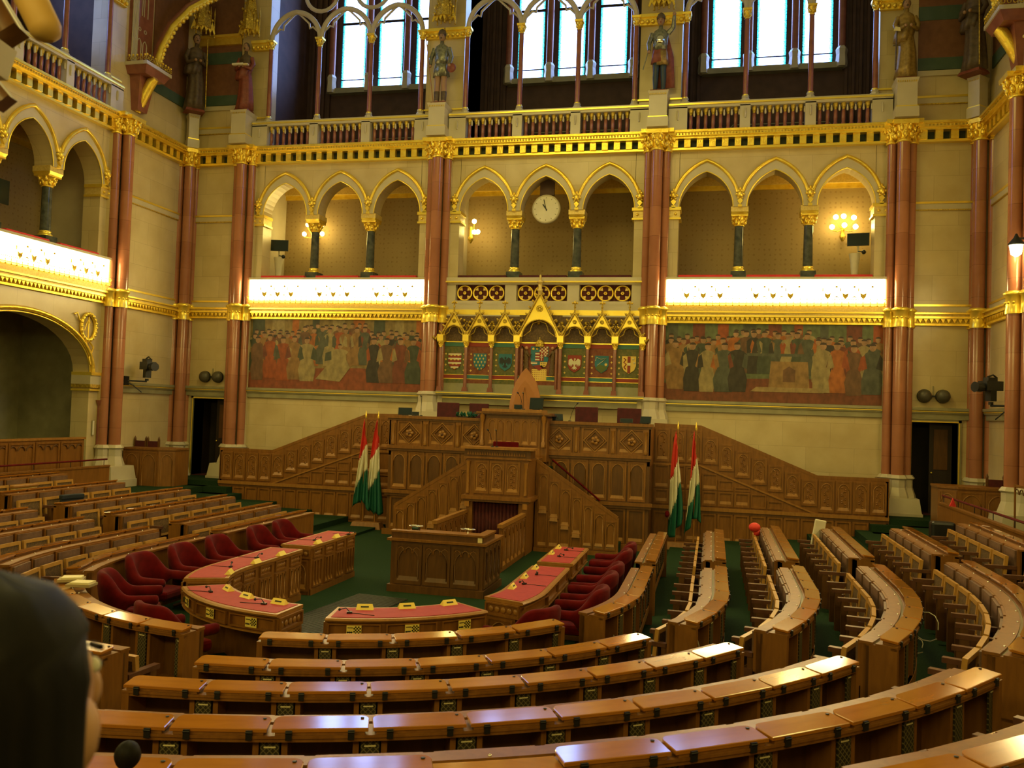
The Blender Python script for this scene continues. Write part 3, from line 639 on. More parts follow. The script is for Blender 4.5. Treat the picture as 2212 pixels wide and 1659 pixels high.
mural(6, 3, (.15, .045, .018), (.10, .12, .055), 'wide assembly-scene mural with a pale desk on the right of the front wall')
# heraldic screen -----------------------------------------------------------------
HB = noisy('heraldic_blue', (.02, .14, .20), (.03, .19, .26), .5); HBD = noisy('heraldic_deep_blue', (.01, .05, .10), (.02, .07, .13), .5); HR = noisy('heraldic_red', (.24, .025, .015), (.30, .035, .02), .5); HG = noisy('heraldic_gold', (.75, .52, .10), (.85, .62, .15), .4); HW = noisy('heraldic_white', (.65, .6, .42), (.72, .68, .5), .5); HK = noisy('heraldic_black', (.012, .018, .025), (.02, .03, .04), .5); HGR = noisy('heraldic_green', (.07, .11, .03), (.10, .15, .04), .5); HT = noisy('heraldic_teal', (.04, .15, .13), (.05, .19, .16), .5)
HPG = noisy('figured_green_panel', (.07, .10, .025), (.17, .14, .04), .5, scale=(16, 16, 16)); HPR = noisy('figured_red_panel', (.16, .03, .015), (.24, .08, .03), .5, scale=(16, 16, 16)); TYMP = noisy('figured_brown_tympanum', (.07, .035, .018), (.17, .10, .04), .5, scale=(24, 24, 24))
scr = thing('heraldic_screen', 'gilded gothic screen of seven gables with painted coats of arms behind the speaker', 'screen', MF)
def shield_poly(x, z, w, h): return [(x-w, z+h), (x+w, z+h), (x+w, z-.1*h), (x+w*.75, z-.6*h), (x, z-h), (x-w*.75, z-.6*h), (x-w, z-.1*h)]
def star(x, z, r, n=6, r2=.45): return [(x+(r if k % 2 == 0 else r*r2)*math.cos(PI*k/n+PI/2), z+(r if k % 2 == 0 else r*r2)*math.sin(PI*k/n+PI/2)) for k in range(2*n)]
def lily(b, x, z, r, y): b.prism([(x, z+r), (x+.3*r, z+.2*r), (x, z-.3*r), (x-.3*r, z+.2*r)], y-.004, y, HG); b.prism([(x-.8*r, z+.35*r), (x-.35*r, z+.3*r), (x, z-.35*r), (x+.35*r, z+.3*r), (x+.8*r, z+.35*r), (x+.45*r, z-.2*r), (x+.12*r, z-.3*r), (x+.25*r, z-r), (x-.25*r, z-r), (x-.12*r, z-.3*r), (x-.45*r, z-.2*r)], y-.003, y, HG)
def eagle(b, x, z, s, m, y):
    b.prism([(x-.05*s, z+.55*s), (x+.05*s, z+.55*s), (x+.13*s, z+.1*s), (x+.1*s, z-.35*s), (x+.22*s, z-.8*s), (x, z-.7*s), (x-.22*s, z-.8*s), (x-.1*s, z-.35*s), (x-.13*s, z+.1*s)], y-.006, y, m)
    b.ball((x+.04*s, y-.004, z+.66*s), .13*s, m, 6, sy=.3)
    for q in (-1, 1):
        b.prism([(x+q*.1*s, z+.35*s), (x+q*.45*s, z+.75*s), (x+q*.8*s, z+.55*s), (x+q*.82*s, z-.05*s), (x+q*.66*s, z-.3*s), (x+q*.62*s, z), (x+q*.5*s, z-.42*s), (x+q*.46*s, z-.05*s), (x+q*.33*s, z-.42*s), (x+q*.3*s, z-.05*s), (x+q*.1*s, z-.1*s)], y-.005, y, m)
        b.prism([(x+q*.08*s, z-.3*s), (x+q*.38*s, z-.6*s), (x+q*.3*s, z-.68*s), (x+q*.05*s, z-.42*s)], y-.005, y, m)
XS = [-2.72, -2.0, -1.29, -.58, .60, 1.33, 2.05, 2.77]
b = MB(); b.box(-2.76, 2.8, -.14, -.0, 3.56, 5.74, STONEP); b.box(-2.8, 2.84, -.42, 0, 3.52, 3.62, GREENST); b.box(-2.8, 2.84, -.44, 0, 3.56, 3.585, GOLDS); b.build('backing', scr)
for i in range(8):
    b = MB(); x = XS[i]
    b.lathe([(.05, 3.74), (.045, 4.82)], REDM2, (x, -.34, 0), 10); b.frust(x-.08, x+.08, -.42, -.26, 3.6, 3.74, .02, REDM2)
    foliage_capital(b, .045, 4.82, 5.0, n=5, c=(x, -.34)); b.box(x-.085, x+.085, -.44, -.14, 4.99, 5.16, GOLDS)
    if 3 <= i <= 4: b.lathe([(.045, 3.74), (.045, 4.82)], REDM2, (x+(.11 if i == 3 else -.11), -.24, 0), 10)
    b.build('niche_shaft', scr)
for i in range(7):
    x0, x1 = XS[i], XS[i+1]; xc = (x0+x1)/2; w = (x1-x0)/2; big = i == 3
    ha = .46 if big else .29; za = 5.13; zg = 6.25 if big else 5.74
    b = MB(); even = i % 2 == 0
    y = -.145; pm = HPG if (even and not big) else HPR
    b.box(x0, x1, y-.01, -.14, 3.85, 4.86, pm); b.box(x0, x1, y-.02, -.14, 4.86, 4.97, HT if even else HR)
    b.box(x0, x1, y-.02, -.14, 3.98, 4.08, (HR if even else HT) if not big else HT); b.box(x0, x1, y-.03, -.14, 4.97, 5.0, GOLDS); b.box(x0, x1, y-.022, -.14, 3.965, 3.98, GOLDS); b.box(x0, x1, y-.022, -.14, 4.08, 4.09, GOLDS)
    b.box(x0, x1, y-.01, -.14, 3.62, 3.85, GREENST); b.box(x0, x1, y-.008, -.14, 5.0, 5.7 if not big else 5.74, TYMP)
    for k in range(8): b.prism(star(xc+(k % 2*2-1)*w*.72, 4.2+.15*(k//2), .035, 4), y-.018, y-.01, HG)
    b.build('painted_panel', scr)
    b = MB(); y = -.165; sw, sh = (.16, .205); zc = 4.44; b.M = Matrix.Translation((xc, 0, zc)) @ Matrix.Diagonal((1.15, 1, 1.13, 1)) @ Matrix.Translation((-xc, 0, -zc))
    if i == 0:
        b.prism(shield_poly(xc, zc, sw, sh), y-.01, y, HR)
        for k in range(4): ww = sw if k < 3 else sw*.6; b.box(xc-ww, xc+ww, y-.014, y, zc+.155-k*.105, zc+.195-k*.105, HW)
        for k, n in ((0, 3), (1, 3), (2, 2), (3, 1)):
            for q in range(n): b.ball((xc+(q-(n-1)/2)*.09, y-.012, zc+.145-k*.105+.0), .028, HG, 5, sy=.4, sz=.6)
    elif i == 1:
        b.prism(shield_poly(xc, zc, sw, sh), y-.01, y, HB)
        for k in range(5):
            for q in range(4 if k % 2 == 0 else 3):
                xx = xc+(q-(1.5 if k % 2 == 0 else 1))*.085; zz = zc+.16-k*.08
                if abs(xx-xc) < sw*(1.0 if zz > zc-.02 else .65): lily(b, xx, zz, .03, y-.01)
    elif i == 2: b.prism(shield_poly(xc, zc, sw, sh), y-.01, y, HB); eagle(b, xc, zc, .17, HK, y-.01)
    elif i == 3:
        sw, sh = .21, .29; zc = 4.55; b.prism(shield_poly(xc, zc, sw, sh), y-.01, y, HB)
        for r_ in range(6):
            for c_ in range(5): b.box(xc+.0+c_*.04, xc+.04+c_*.04, y-.014, y, zc+.29-(r_+1)*.04, zc+.29-r_*.04, HR if (r_+c_) % 2 else HW)
        for k in range(2): b.ball((xc-.15+.09*k, y-.012, zc+.23), .03, HG, 5, sy=.4)
        b.box(xc-.10, xc+.0, y-.015, y, zc-.06, zc+.15, HR)
        for k in range(3): b.box(xc-.10, xc+.0, y-.016, y, zc-.04+k*.07, zc-.01+k*.07, HW)
        b.box(xc+.0, xc+.1, y-.015, y, zc-.06, zc+.14, HR); b.box(xc+.045, xc+.06, y-.018, y, zc-.05, zc+.12, HW); b.box(xc+.02, xc+.085, y-.018, y, zc+.06, zc+.075, HW); b.box(xc+.025, xc+.08, y-.018, y, zc+.02, zc+.035, HW)
        b.box(xc-.20, xc-.05, y-.015, y, zc-.13, zc-.08, HW); b.box(xc-.19, xc-.05, y-.016, y, zc-.10, zc-.09, HR)
        b.prism([(xc+.02, zc-.08), (xc+.19, zc-.08), (xc+.16, zc-.18), (xc+.07, zc-.22), (xc+.02, zc-.18)], y-.015, y, HG)
        for k in range(6): b.box(xc+.045+.04*(k % 3), xc+.065+.04*(k % 3), y-.018, y, zc-.12-.05*(k//3), zc-.10-.05*(k//3), HK)
        b.prism([(xc-.15, zc-.17), (xc+.0, zc-.15), (xc+.12, zc-.2), (xc, zc-.29)], y-.015, y, HR)
    elif i == 4: b.prism(shield_poly(xc, zc, sw, sh), y-.01, y, HR); eagle(b, xc, zc, .17, HW, y-.01)
    elif i == 5:
        b.prism(shield_poly(xc, zc, sw, sh), y-.01, y, HB); b.prism([(xc-.15, zc-.08), (xc-.05, zc+.0), (xc+.06, zc-.03), (xc+.15, zc-.06), (xc, zc-.2)], y-.013, y, HGR)
        b.tube([(xc-.1, y-.014, zc-.02), (xc+.02, y-.014, zc+.07), (xc+.11, y-.014, zc+.15), (xc-.02, y-.014, zc+.12), (xc-.12, y-.014, zc+.17), (xc-.14, y-.014, zc+.08)], .016, HW, 5, flat=.4); b.prism(star(xc+.10, zc+.0, .045, 8), y-.017, y, HG)
    else:
        b.prism(shield_poly(xc, zc, sw, sh), y-.01, y, HG); b.box(xc-.035, xc+.035, y-.013, y, zc-.19, zc+.2, HR); b.box(xc-.035, xc+.035, y-.015, y, zc-.01, zc+.05, HW)
        b.tube([(xc-.12, y-.012, zc+.16), (xc-.07, y-.012, zc+.12), (xc-.12, y-.012, zc+.06), (xc-.06, y-.012, zc+.02), (xc-.11, y-.012, zc-.05), (xc-.07, y-.012, zc-.1)], .014, HR, 5)
        for q in range(2): b.ball((xc+.09+.03*q, y-.012, zc+.14-.09*q), .025, HW, 5, sy=.4)
    b.build('coat_of_arms', scr)
    if big:
        b = MB()                                                     # crown, supporters and diapered cloth
        b.lathe([(.12, 4.88), (.13, 4.92), (.11, 4.95), (.12, 5.0), (.06, 5.06), (.01, 5.09)], GOLDD, (xc, -.2, 0), 12, sy=.5)
        for k in range(5): b.ball((xc+.11*math.sin((k-2)*.5), -.27, 4.97), .016, GOLDS, 4)
        b.box(xc-.004, xc+.004, -.21, -.2, 5.08, 5.14, GOLDS); b.build('crown', scr)
        b = MB(); b.prism([(xc-.2, 4.28), (xc+.2, 4.28), (xc+.2, 3.98), (xc-.2, 3.98)], -.17, -.15, HG)
        for k in range(35): b.ball((xc-.17+.057*(k % 7), -.168, 4.02+.055*(k//7)), .014, HR, 4, sy=.4)
        b.build('diapered_cloth', scr)
        for q in (-1, 1):
            b = MB(); X = xc+q*.36
            b.lathe([(.09, 4.1), (.075, 4.3), (.06, 4.5), (.075, 4.68), (.03, 4.78)], CANE, (X, -.19, 0), 10, sy=.5); b.ball((X, -.2, 4.84), .05, SKIN, 7); b.tube([(X-q*.03, -.24, 4.7), (X-q*.1, -.24, 4.6), (X-q*.14, -.24, 4.68)], .02, CANE, 6)
            b.tube([(X+q*.03, -.2, 4.72), (X+q*.12, -.19, 4.9), (X+q*.13, -.19, 4.5), (X+q*.05, -.19, 4.35)], .025, CANE, 6); b.build('angel_supporter', scr)
    b = MB(); a = w-(.13 if big else .085)                                              # arch, gable, crockets, finial
    P = [(xc+x, za+z) for x, z in pointed(a, ha)]; h2 = len(P)//2
    gl = [(xc-w, za-.02)]+P[:h2+1]+[(xc, zg)]; gr = [(xc, zg)]+P[h2:]+[(xc+w, za-.02)]
    b.prism(gl, -.36, -.30, GOLDS); b.prism(gr, -.36, -.30, GOLDS)
    b.tube([(x, -.37, z) for x, z in P], .018, GOLDD, 6)
    P2 = [(xc+x, za+z) for x, z in pointed(a*.96, ha*.96)]
    for q in (-1, 1): b.tube([(xc+q*a*.9, -.33, za+.03), (xc+q*a*.52, -.33, za+ha*.36), (xc+q*a*.5, -.33, za+ha*.52), (xc+q*a*.38, -.33, za+ha*.8), (xc, -.33, za+ha*.93)], .013, GOLDD, 5)
    rz = zg-(.36 if big else .20); rr = .085 if big else .048
    b.tube([(xc+rr*math.cos(2*PI*j/14), -.37, rz+rr*math.sin(2*PI*j/14)) for j in range(14)], .010, GOLDD, 5, closed=True)
    for k in range(6): b.ball((xc+rr*.5*math.cos(k*PI/3), -.37, rz+rr*.5*math.sin(k*PI/3)), rr*.28, GOLDD, 4)
    for q in (-1, 1):
        b.tube([(xc+q*(w+.02), -.39, za-.03), (xc, -.39, zg+.05)], .028, GOLDD, 6)
        n = 7 if big else 4
        for k in range(n):
            f = (k+.6)/n; X = xc+q*(w+.02)*(1-f)+q*.045; Z = za-.03+(zg+.08-za)*f
            b.ball((X, -.39, Z+.02), .034, GOLDD, 5); b.ball((X+q*.03, -.39, Z+.05), .022, GOLD, 4)
    zf = zg+.05
    if big: b.lathe([(.05, zf-.05), (.06, zf+.05), (.09, zf+.1), (.05, zf+.13), (.06, zf+.27), (.10, zf+.31), (.03, zf+.36), (.03, zf+.48), (.01, zf+.5)], CREAMG, (xc, -.39, 0), 8)
    else:
        b.lathe([(.025, zf-.05), (.02, zf+.1), (.035, zf+.14), (.02, zf+.18), (.02, zf+.26)], GOLDD, (xc, -.39, 0), 8)
        for k in range(4): b.ball((xc+.055*math.cos(k*PI/2), -.39+.055*math.sin(k*PI/2), zf+.25), .03, GOLD, 5)
        b.ball((xc, -.39, zf+.29), .025, GOLD, 5)
    b.build('gable', scr)
b = MB()
for i in range(1, 7):
    x = XS[i]
    for z, r in ((5.28, .04), (5.38, .03), (5.48, .045)):
        for k in range(4): b.ball((x+r*math.cos(k*PI/2), -.34, z+r*math.sin(k*PI/2)), .022, GOLDD, 4)
for i in range(34): b.ball((-2.6+i*.16, -.2, 5.52+.05*(i % 2)), .05, GOLDD, 4)
b.build('leaf_cresting', scr)
for q in (-1, 1): 
    b = MB(); b.tube([(q*2.78, -.36, 5.16), (q*2.86, -.44, 5.02), (q*2.92, -.46, 5.10)], .04, GOLDD, 6); b.build('gargoyle', scr)
# ------------------------------------------------------------------ statues
def loft(b, rings, mat, n=28, M=None):
    vs = []; fs = []
    for (cx, cy, z, rx, ry, fo) in rings:
        for k in range(n):
            a = 2*PI*k/n; q = 1+fo*math.sin(a*7)+fo*.5*math.sin(a*4+1); vs.append((cx+rx*q*math.cos(a), cy+ry*q*math.sin(a), z))
    for j in range(len(rings)-1):
        for k in range(n): k2 = (k+1) % n; fs.append((j*n+k, j*n+k2, (j+1)*n+k2, (j+1)*n+k))
    fs += [tuple(range(n-1, -1, -1)), tuple(range((len(rings)-1)*n, len(rings)*n))]
    b.add(vs, fs, mat, True, M)
def head(b, c, r, skin, hair, M=None):
    b.ball(c, r, skin, 10, sx=.82, sy=.95, sz=1.2, M=M); b.ball((c[0], c[1]+r*.18, c[2]+r*.25), r*1.05, hair, 8, sx=.9, sy=.95, sz=1.1, M=M)
    b.ball((c[0], c[1]-r*.95, c[2]-r*.1), r*.18, skin, 5, sz=1.5, M=M)
    for s in (-1, 1): b.ball((c[0]+s*r*.32, c[1]-r*.82, c[2]+r*.12), r*.1, HK, 4, M=M)
    b.ball((c[0], c[1]-r*.8, c[2]-r*.55), r*.2, hair, 5, sx=1.4, M=M)
SR = noisy('polychrome_red_robe', (.16, .035, .02), (.24, .06, .035), .5, scale=(12, 12, 12)); SBL = noisy('polychrome_blue', (.02, .035, .045), (.035, .055, .065), .5); SGO = noisy('polychrome_gold_robe', (.22, .14, .035), (.38, .25, .07), .4, .3, (14, 14, 14)); SDK = noisy('polychrome_dark_robe', (.06, .04, .025), (.12, .08, .04), .5, scale=(14, 14, 14)); SSK = noisy('painted_flesh', (.30, .17, .09), (.36, .21, .12), .5)
def statue(loc, rz, kind, label, s=1.0):
    t = thing('statue', label, 'statue', T(*loc, rz, s))
    b = MB(); b.frust(-.24, .24, -.2, .2, 0, .07, .03, SR); b.build('plinth', t); b = MB()
    arms = MB()
    if kind in ('robe', 'book', 'gold', 'dark'):
        m = {'robe': SR, 'book': SR, 'gold': SGO, 'dark': SDK}[kind]; top = {'book': SGO, 'gold': SGO}.get(kind, m)
        loft(b, [(0, 0, .07, .25, .21, .10), (.02, 0, .35, .22, .18, .10), (.03, -.02, .75, .19, .15, .08), (0, 0, 1.05, .18, .14, .05), (0, 0, 1.2, .145, .11, .02)], m)
        loft(b, [(0, 0, 1.18, .15, .115, .02), (0, 0, 1.32, .17, .12, .02), (0, 0, 1.55, .20, .12, .02), (0, 0, 1.64, .15, .10, 0), (0, 0, 1.70, .055, .055, 0), (0, -.01, 1.78, .05, .05, 0)], top if kind == 'gold' else SDK if kind == 'book' else m)
        loft(b, [(-.08, -.02, .95, .20, .17, .12), (-.05, -.02, 1.15, .20, .16, .12), (.03, 0, 1.4, .20, .14, .08)], m)
        for q in (-1, 1): arms.tube([(q*.18, 0, 1.58), (q*.26, -.03, 1.38), (q*.22, -.12, 1.22), (q*.08, -.24, 1.27)], [.065, .06, .055, .04], top if kind == 'gold' else m, 8); arms.ball((q*.06, -.26, 1.28), .04, SSK, 6)
        if kind == 'book': arms.box(-.24, .10, -.34, -.24, 1.28, 1.33, WHITE); arms.box(.10, .24, -.33, -.24, 1.27, 1.31, PAPER)
        if kind == 'gold': arms.prism([(-.34, 1.15), (-.18, 1.13), (-.2, 1.22), (-.3, 1.25)], -.3, -.27, PAPER); arms.tube([(-.28, -.28, .2), (-.26, -.28, 1.2)], .018, SDK, 6); arms.box(-.34, -.18, -.29, -.27, .78, .8, SDK)
        if kind == 'dark': arms.tube([(.24, -.2, .1), (.22, -.22, 1.9)], .015, GOLDD, 6)
    else:
        leg = SSK if kind == 'knight' else SBL
        for q in (-1, 1): loft(b, [(q*.10, -.02, .07, .06, .10, 0), (q*.10, 0, .16, .055, .06, 0), (q*.10, 0, .42, .075, .08, 0), (q*.09, 0, .62, .075, .08, 0), (q*.085, 0, .98, .10, .10, 0)], leg if kind == 'knight' else SBL, 14)
        if kind == 'knight':
            for q in (-1, 1): b.lathe([(.06, .10), (.078, .2), (.085, .38), (.06, .42)], SDK, (q*.10, 0, 0), 10)
        loft(b, [(0, 0, .80, .22, .16, .10), (0, 0, 1.05, .19, .13, .06), (0, 0, 1.2, .16, .11, .02)], SILV if kind == 'knight' else SR, 28)
        if kind == 'warrior': loft(b, [(.06, -.05, .74, .15, .12, .1), (.05, -.04, 1.1, .13, .1, .04)], SGO); b.ball((0, -.12, 1.38), .11, CHROME, 8, sy=.4)
        loft(b, [(0, 0, 1.12, .165, .12, .02), (0, 0, 1.3, .18, .13, .01), (0, 0, 1.54, .21, .13, 0), (0, 0, 1.64, .16, .10, 0), (0, 0, 1.70, .06, .06, 0), (0, 0, 1.78, .05, .05, 0)], SILV)
        for q in (-1, 1):
            if kind == 'warrior' and q == 1: arms.tube([(.19, 0, 1.58), (.32, -.05, 1.70), (.34, -.1, 1.98)], [.07, .06, .045], SILV, 8); arms.ball((.34, -.1, 2.03), .05, SSK, 6)
            else: arms.tube([(q*.2, 0, 1.58), (q*.29, -.02, 1.32), (q*.27, -.12, 1.10)], [.07, .058, .045], SILV, 8); arms.ball((q*.27, -.14, 1.06), .045, SSK, 6)
        if kind == 'knight': arms.tube([(-.12, -.2, .0), (-.30, -.16, 1.1), (-.42, -.12, 1.9)], .013, OAKL, 6); arms.ball((.32, -.1, 1.0), .13, SR, 8, sy=.35)
        else: arms.tube([(-.30, -.12, 1.06), (-.42, -.1, .62)], .014, SILV, 5); loft(arms, [(.12, .12, .2, .24, .05, .1), (.06, .12, 1.0, .26, .05, .08), (0, .12, 1.6, .18, .05, .03)], SR)
    b.build('body', t); arms.build('arms', t)
    h = MB(); head(h, (0, -.01, 1.90), .105, SSK, SDK if kind != 'warrior' else SR)
    if kind in ('warrior', 'knight'): h.lathe([(.11, 1.95), (.115, 2.0), (.08, 2.08), (.01, 2.13)], SDK, n=12)
    h.build('head', t); return t
def pedestal(x, y, zt_, rz, label, w=1):
    t = thing('pedestal', label, 'pedestal', T(x, y, 0, rz) @ Matrix.Diagonal((w, w, 1, 1))); b = MB()
    b.box(-.27, .27, -.62, .0, 10.6, 10.85, STONEP); b.box(-.23, .23, -.58, .0, 10.85, zt_-.12, STONEP); b.box(-.25, .25, -.6, 0, 10.84, 10.88, GOLDS); b.build('shaft', t)
    b = MB(); b.frust(-.23, .23, -.58, 0, zt_-.12, zt_, -.04, STONEP)
    for k in range(9): b.box(-.22+k*.05, -.195+k*.05, -.60, -.57, zt_-.10, zt_-.05, GOLDD)
    b.build('cap', t)
def canopy(x, y, z, rz, label):
    t = thing('canopy', label, 'canopy', T(x, y, 0, rz)); b = MB()
    for k in range(-2, 3):
        X = k*.13; Y = -.34+.07*abs(k)
        b.prism([(X-.09, z), (X, z+.34), (X+.09, z), (X+.05, z-.02), (X, z+.1), (X-.05, z-.02)], Y-.03, Y, GOLD)
        b.lathe([(.028, z-.12), (.02, z), (.02, z+.5), (.035, z+.54), (.004, z+.78)], GOLDD, (X+.065, Y, 0), 6)
        b.ball((X, Y-.02, z+.38), .04, GOLDS, 5)
    for k in range(26): b.ball((random.uniform(-.28, .28), random.uniform(-.34, -.1), z+random.uniform(.0, 1.0)), .045, GOLDD, 4)
    b.lathe([(.26, z+.1), (.2, z+.6), (.12, z+1.1), (.08, z+1.9)], GOLDD, (0, -.15, 0), 8, False); b.build('pinnacles', t)
for x, kd, zt_, lab in ((-9, 'book', 11.57, 'painted statue in red robe reading an open book'), (-3, 'knight', 11.5, 'painted statue of a bare-legged spearman in grey tunic'), (3, 'warrior', 11.54, 'painted statue of an armoured warrior with blue trousers'), (9, 'gold', 11.56, 'painted statue in flowing gold robe holding a paper')):
    where = {-9: 'left of the left windows', -3: 'between left and middle windows', 3: 'between middle and right windows', 9: 'right of the right windows'}[x]
    pedestal(x, -.05, zt_, 0, 'stone pedestal above the main cornice under the statue '+where)
    statue((x, -.36, zt_), 0, kd, lab+' '+where, 1.02)
    canopy(x, -.05, 13.95, 0, 'gilded gothic canopy over the statue '+where)
for x, rz, kd, lab in ((-10.55, PI/4, 'dark', 'dark robed statue in the left corner under a canopy'), (10.5, -PI/4, 'dark', 'dark robed statue in the right corner beside the corbel')):
    pedestal(x+(.3 if x > 0 else -.3), -.12, 11.6, rz, 'stone pedestal in the %s corner above the cornice' % ('right' if x > 0 else 'left'), .62); statue((x, -.5, 11.6), rz, kd, lab, 1.15)
    canopy(x, -.3, 14.05, rz, 'tarnished gilt canopy over the %s corner statue' % ('right' if x > 0 else 'left'))
# corbels and squinch arches of the corners
for sg, nm in ((-1, 'left'), (1, 'right')):
    X = sg*11; M = Matrix.Translation((X, -2.5, 0)) @ (Matrix.Rotation(-sg*PI/2, 4, 'Z'))
    t = thing('corbel', 'gilded scroll corbel with a crested shelf high on the %s wall' % nm, 'corbel', M)
    b = MB(); b.tube([(0, -.04, 10.95), (0, -.16, 11.2), (0, -.30, 11.5), (0, -.46, 11.76), (0, -.58, 11.84)], [.10, .12, .14, .14, .09], GOLD, 10)
    for k in range(8): b.ball(((k % 2-.5)*.14, -.16-.05*k, 11.1+.1*k), .05, GOLDS, 5)
    b.build('scroll', t)
    b = MB(); b.prism([(0, 11), (0, 11)], 0, 0, GOLD) if False else None
    b.frust(-.2, .2, -.2, 0, 10.95, 11.85, -.12, REDM2); b.frust(-.42, .42, -.55, 0, 11.85, 12.05, -.1, REDM2); b.box(-.55, .55, -.68, 0, 12.05, 12.14, STONEP); b.build('shelf', t)
    b = MB()
    for k in range(10):
        x = -.52+k*.115
        b.tube([(x+.045*math.cos(2*PI*j/8), -.66, 12.22+.045*math.sin(2*PI*j/8)) for j in range(8)], .012, GOLDD, 4, closed=True); b.ball((x, -.66, 12.31), .03, GOLD, 5)
    for k in range(5):
        for x in (-.53, .53): b.ball((x, -.6+k*.12, 12.3), .03, GOLD, 5); b.tube([(x, -.6+k*.12+.04*math.cos(2*PI*j/8), 12.22+.045*math.sin(2*PI*j/8)) for j in range(8)], .012, GOLDD, 4, closed=True)
    b.build('cresting', t)
    t = thing('corner_arch', 'gilded ribbed arch springing from the corbel in the %s corner' % nm, 'arch')
    P = [(sg*(-10.55+.0)*-1, -2.35, 12.2), (sg*10.5, -2.2, 12.8), (sg*10.35, -1.95, 13.5), (sg*10.05, -1.6, 14.15), (sg*9.75, -1.25, 14.55), (sg*9.3, -.8, 15.0), (sg*8.9, -.4, 15.4)]
    b = MB(); b.tube(P, .10, GOLD, 8)
    for i in range(len(P)-1):
        for q in range(5): f = q/5; b.ball(tuple(Vector(P[i]).lerp(Vector(P[i+1]), f)+V(-sg*.09, 0, -.04)), .06, GOLDS, 5)
    b.build('gilt_rib', t)
    b = MB(); b.tube([(p[0]+sg*.12, p[1]+.10, p[2]+.10) for p in P], .13, REDM2, 6); b.build('painted_rib', t)
    # traceried spandrel panel beside the arch
    t = thing('tracery_panel', 'stone panel of small blind windows beside the %s corner arch' % nm, 'panel', ML if sg < 0 else MR)
    b = MB(); x0, x1 = sorted((sg*2.05, sg*2.95)); b.box(x0, x1, -.08, 0, 12.1, 16, REDM2)
    for k in range(5): xx = x0+.03+.05*k if sg < 0 else x1-.03-.05*k; b.lathe([(.02, 12.2), (.02, 16)], STONEP, (xx, -.1, 0), 6)
    for z0 in (12.3, 13.6, 14.9):
        for k in range(2):
            xc = (x0+x1)/2+(k-.5)*.24; b.tube([(xc-.08, -.09, z0)]+[(xc+x, -.09, z0+.5+z) for x, z in pointed(.08, .14, 4)]+[(xc+.08, -.09, z0)], .014, STONEP, 5)
            b.tube([(xc+.05*math.cos(2*PI*j/8), -.09, z0+.9+.05*math.sin(2*PI*j/8)) for j in range(8)], .012, STONEP, 4, closed=True)
    b.build('blind_tracery', t)
# wreath on the left wall
for s, nm, M in ((-1, 'left', ML), (1, 'right', MR)):
    t = thing('wreath', 'gilded wreath with ribbons on the %s wall by the wide arch' % nm, 'wreath', M @ T(s*4.0, 0, 4.9)); b = MB()
    b.tube([(.26*math.cos(2*PI*j/20), -.05, .33*math.sin(2*PI*j/20)) for j in range(20)], .045, GOLD, 8, closed=True)
    for k in range(20): b.ball((.27*math.cos(2*PI*k/20), -.07, .34*math.sin(2*PI*k/20)), .045, GOLDS, 5)
    b.build('ring', t); b = MB()
    b.tube([(0, -.05, -.28), (0, -.05, .26)], .02, GOLD, 6); b.tube([(-.14, -.05, -.1), (-.06, -.05, .1), (0, -.05, .2), (.06, -.05, .1)], .014, GOLD, 5); b.build('sword_emblem', t); b = MB()
    for q in (-1, 1): b.tube([(q*.05, -.05, -.36), (q*.12+.1, -.05, -.5), (.16, -.05, -.64), (.08, -.05, -.78), (.14, -.05, -.95)], .022, GOLD, 6)
    b.tube([(-.2, -.05, .1), (-.34, -.05, .16), (-.42, -.05, .32), (-.52, -.05, .28)], .022, GOLD, 6); b.build('ribbon', t)
# wide arch trim
for M, s in ((ML, -1), (MR, 1)):
    b = MB(); c = s*6.16
    b.tube([(c+x, -.04, 3.75+z) for x, z in pointed(2.42, 1.37, 14)], .055, GOLD, 8)
    P = pointed(2.33, 1.28, 14)
    b.tube([(c+x, -.02, 3.75+z) for x, z in P], .02, GOLDS, 6)
    trim(b, M)
    for q in (-1, 1):
        b = MB(); x0, x1 = sorted((c+q*2.30, c+q*2.95)); x1 = min(x1, c+2.7) if q > 0 else x1; x0 = max(x0, c-2.7) if q < 0 else x0
        b.box(x0, x1, -.1, .5, 3.68, 3.76, GOLDS); b.box(x0, x1, -.07, .5, 3.45, 3.68, STONEP); b.box(x0, x1, -.08, .5, 3.36, 3.45, GOLDD); b.box(x0, x1, -.06, .5, 3.28, 3.33, GOLDS)
        b.lathe([(.05, 1.2), (.05, 2.9), (.1, 3.05)], REDM2, ((x0+x1)/2+q*.2, -.06, 0), 8); trim(b, M)
# ------------------------------------------------------------------ gallery fittings
def wall_sconce(M, globes, label):
    t = thing('wall_sconce', label, 'lamp', M, 'gallery wall sconces')
    b = MB(); b.lathe([(.02, -.38), (.07, -.3), (.09, -.24), (.05, -.16), (.04, .1)], GOLDD, (0, -.1, 0), 8)
    for x, y, z in globes: b.tube([(0, -.12, -.05), (x*.5, -.2, z*.5-.12), (x, y, z-.09)], .014, GOLDD, 6)
    b.build('arms', t)
    for x, y, z in globes: b = MB(); b.ball((x, y, z), .07, GLOBE, 8); b.build('globe', t)
GL = [(-.30, -.3, -.02), (.30, -.3, -.02), (0, -.42, .0), (-.2, -.25, .26), (0, -.25, .28), (.26, -.25, .24)]
wall_sconce(MF @ T(-7.6, 1.9, 8.42), [(-.30, -.3, -.02), (.30, -.3, -.02), (-.22, -.25, .28), (.25, -.25, .26)], 'lit brass sconce behind the left marble column over the left mural')
wall_sconce(MF @ T(-2.55, 1.3, 8.38) @ Matrix.Rotation(PI/2, 4, 'Z'), [(0, -.2, -.05), (-.1, -.22, .24), (.22, -.25, .0)], 'lit brass sconce at the left end of the gallery with the clock')
wall_sconce(MF @ T(7.9, 1.9, 8.42), GL, 'lit six-globe brass sconce in the gallery over the right mural')
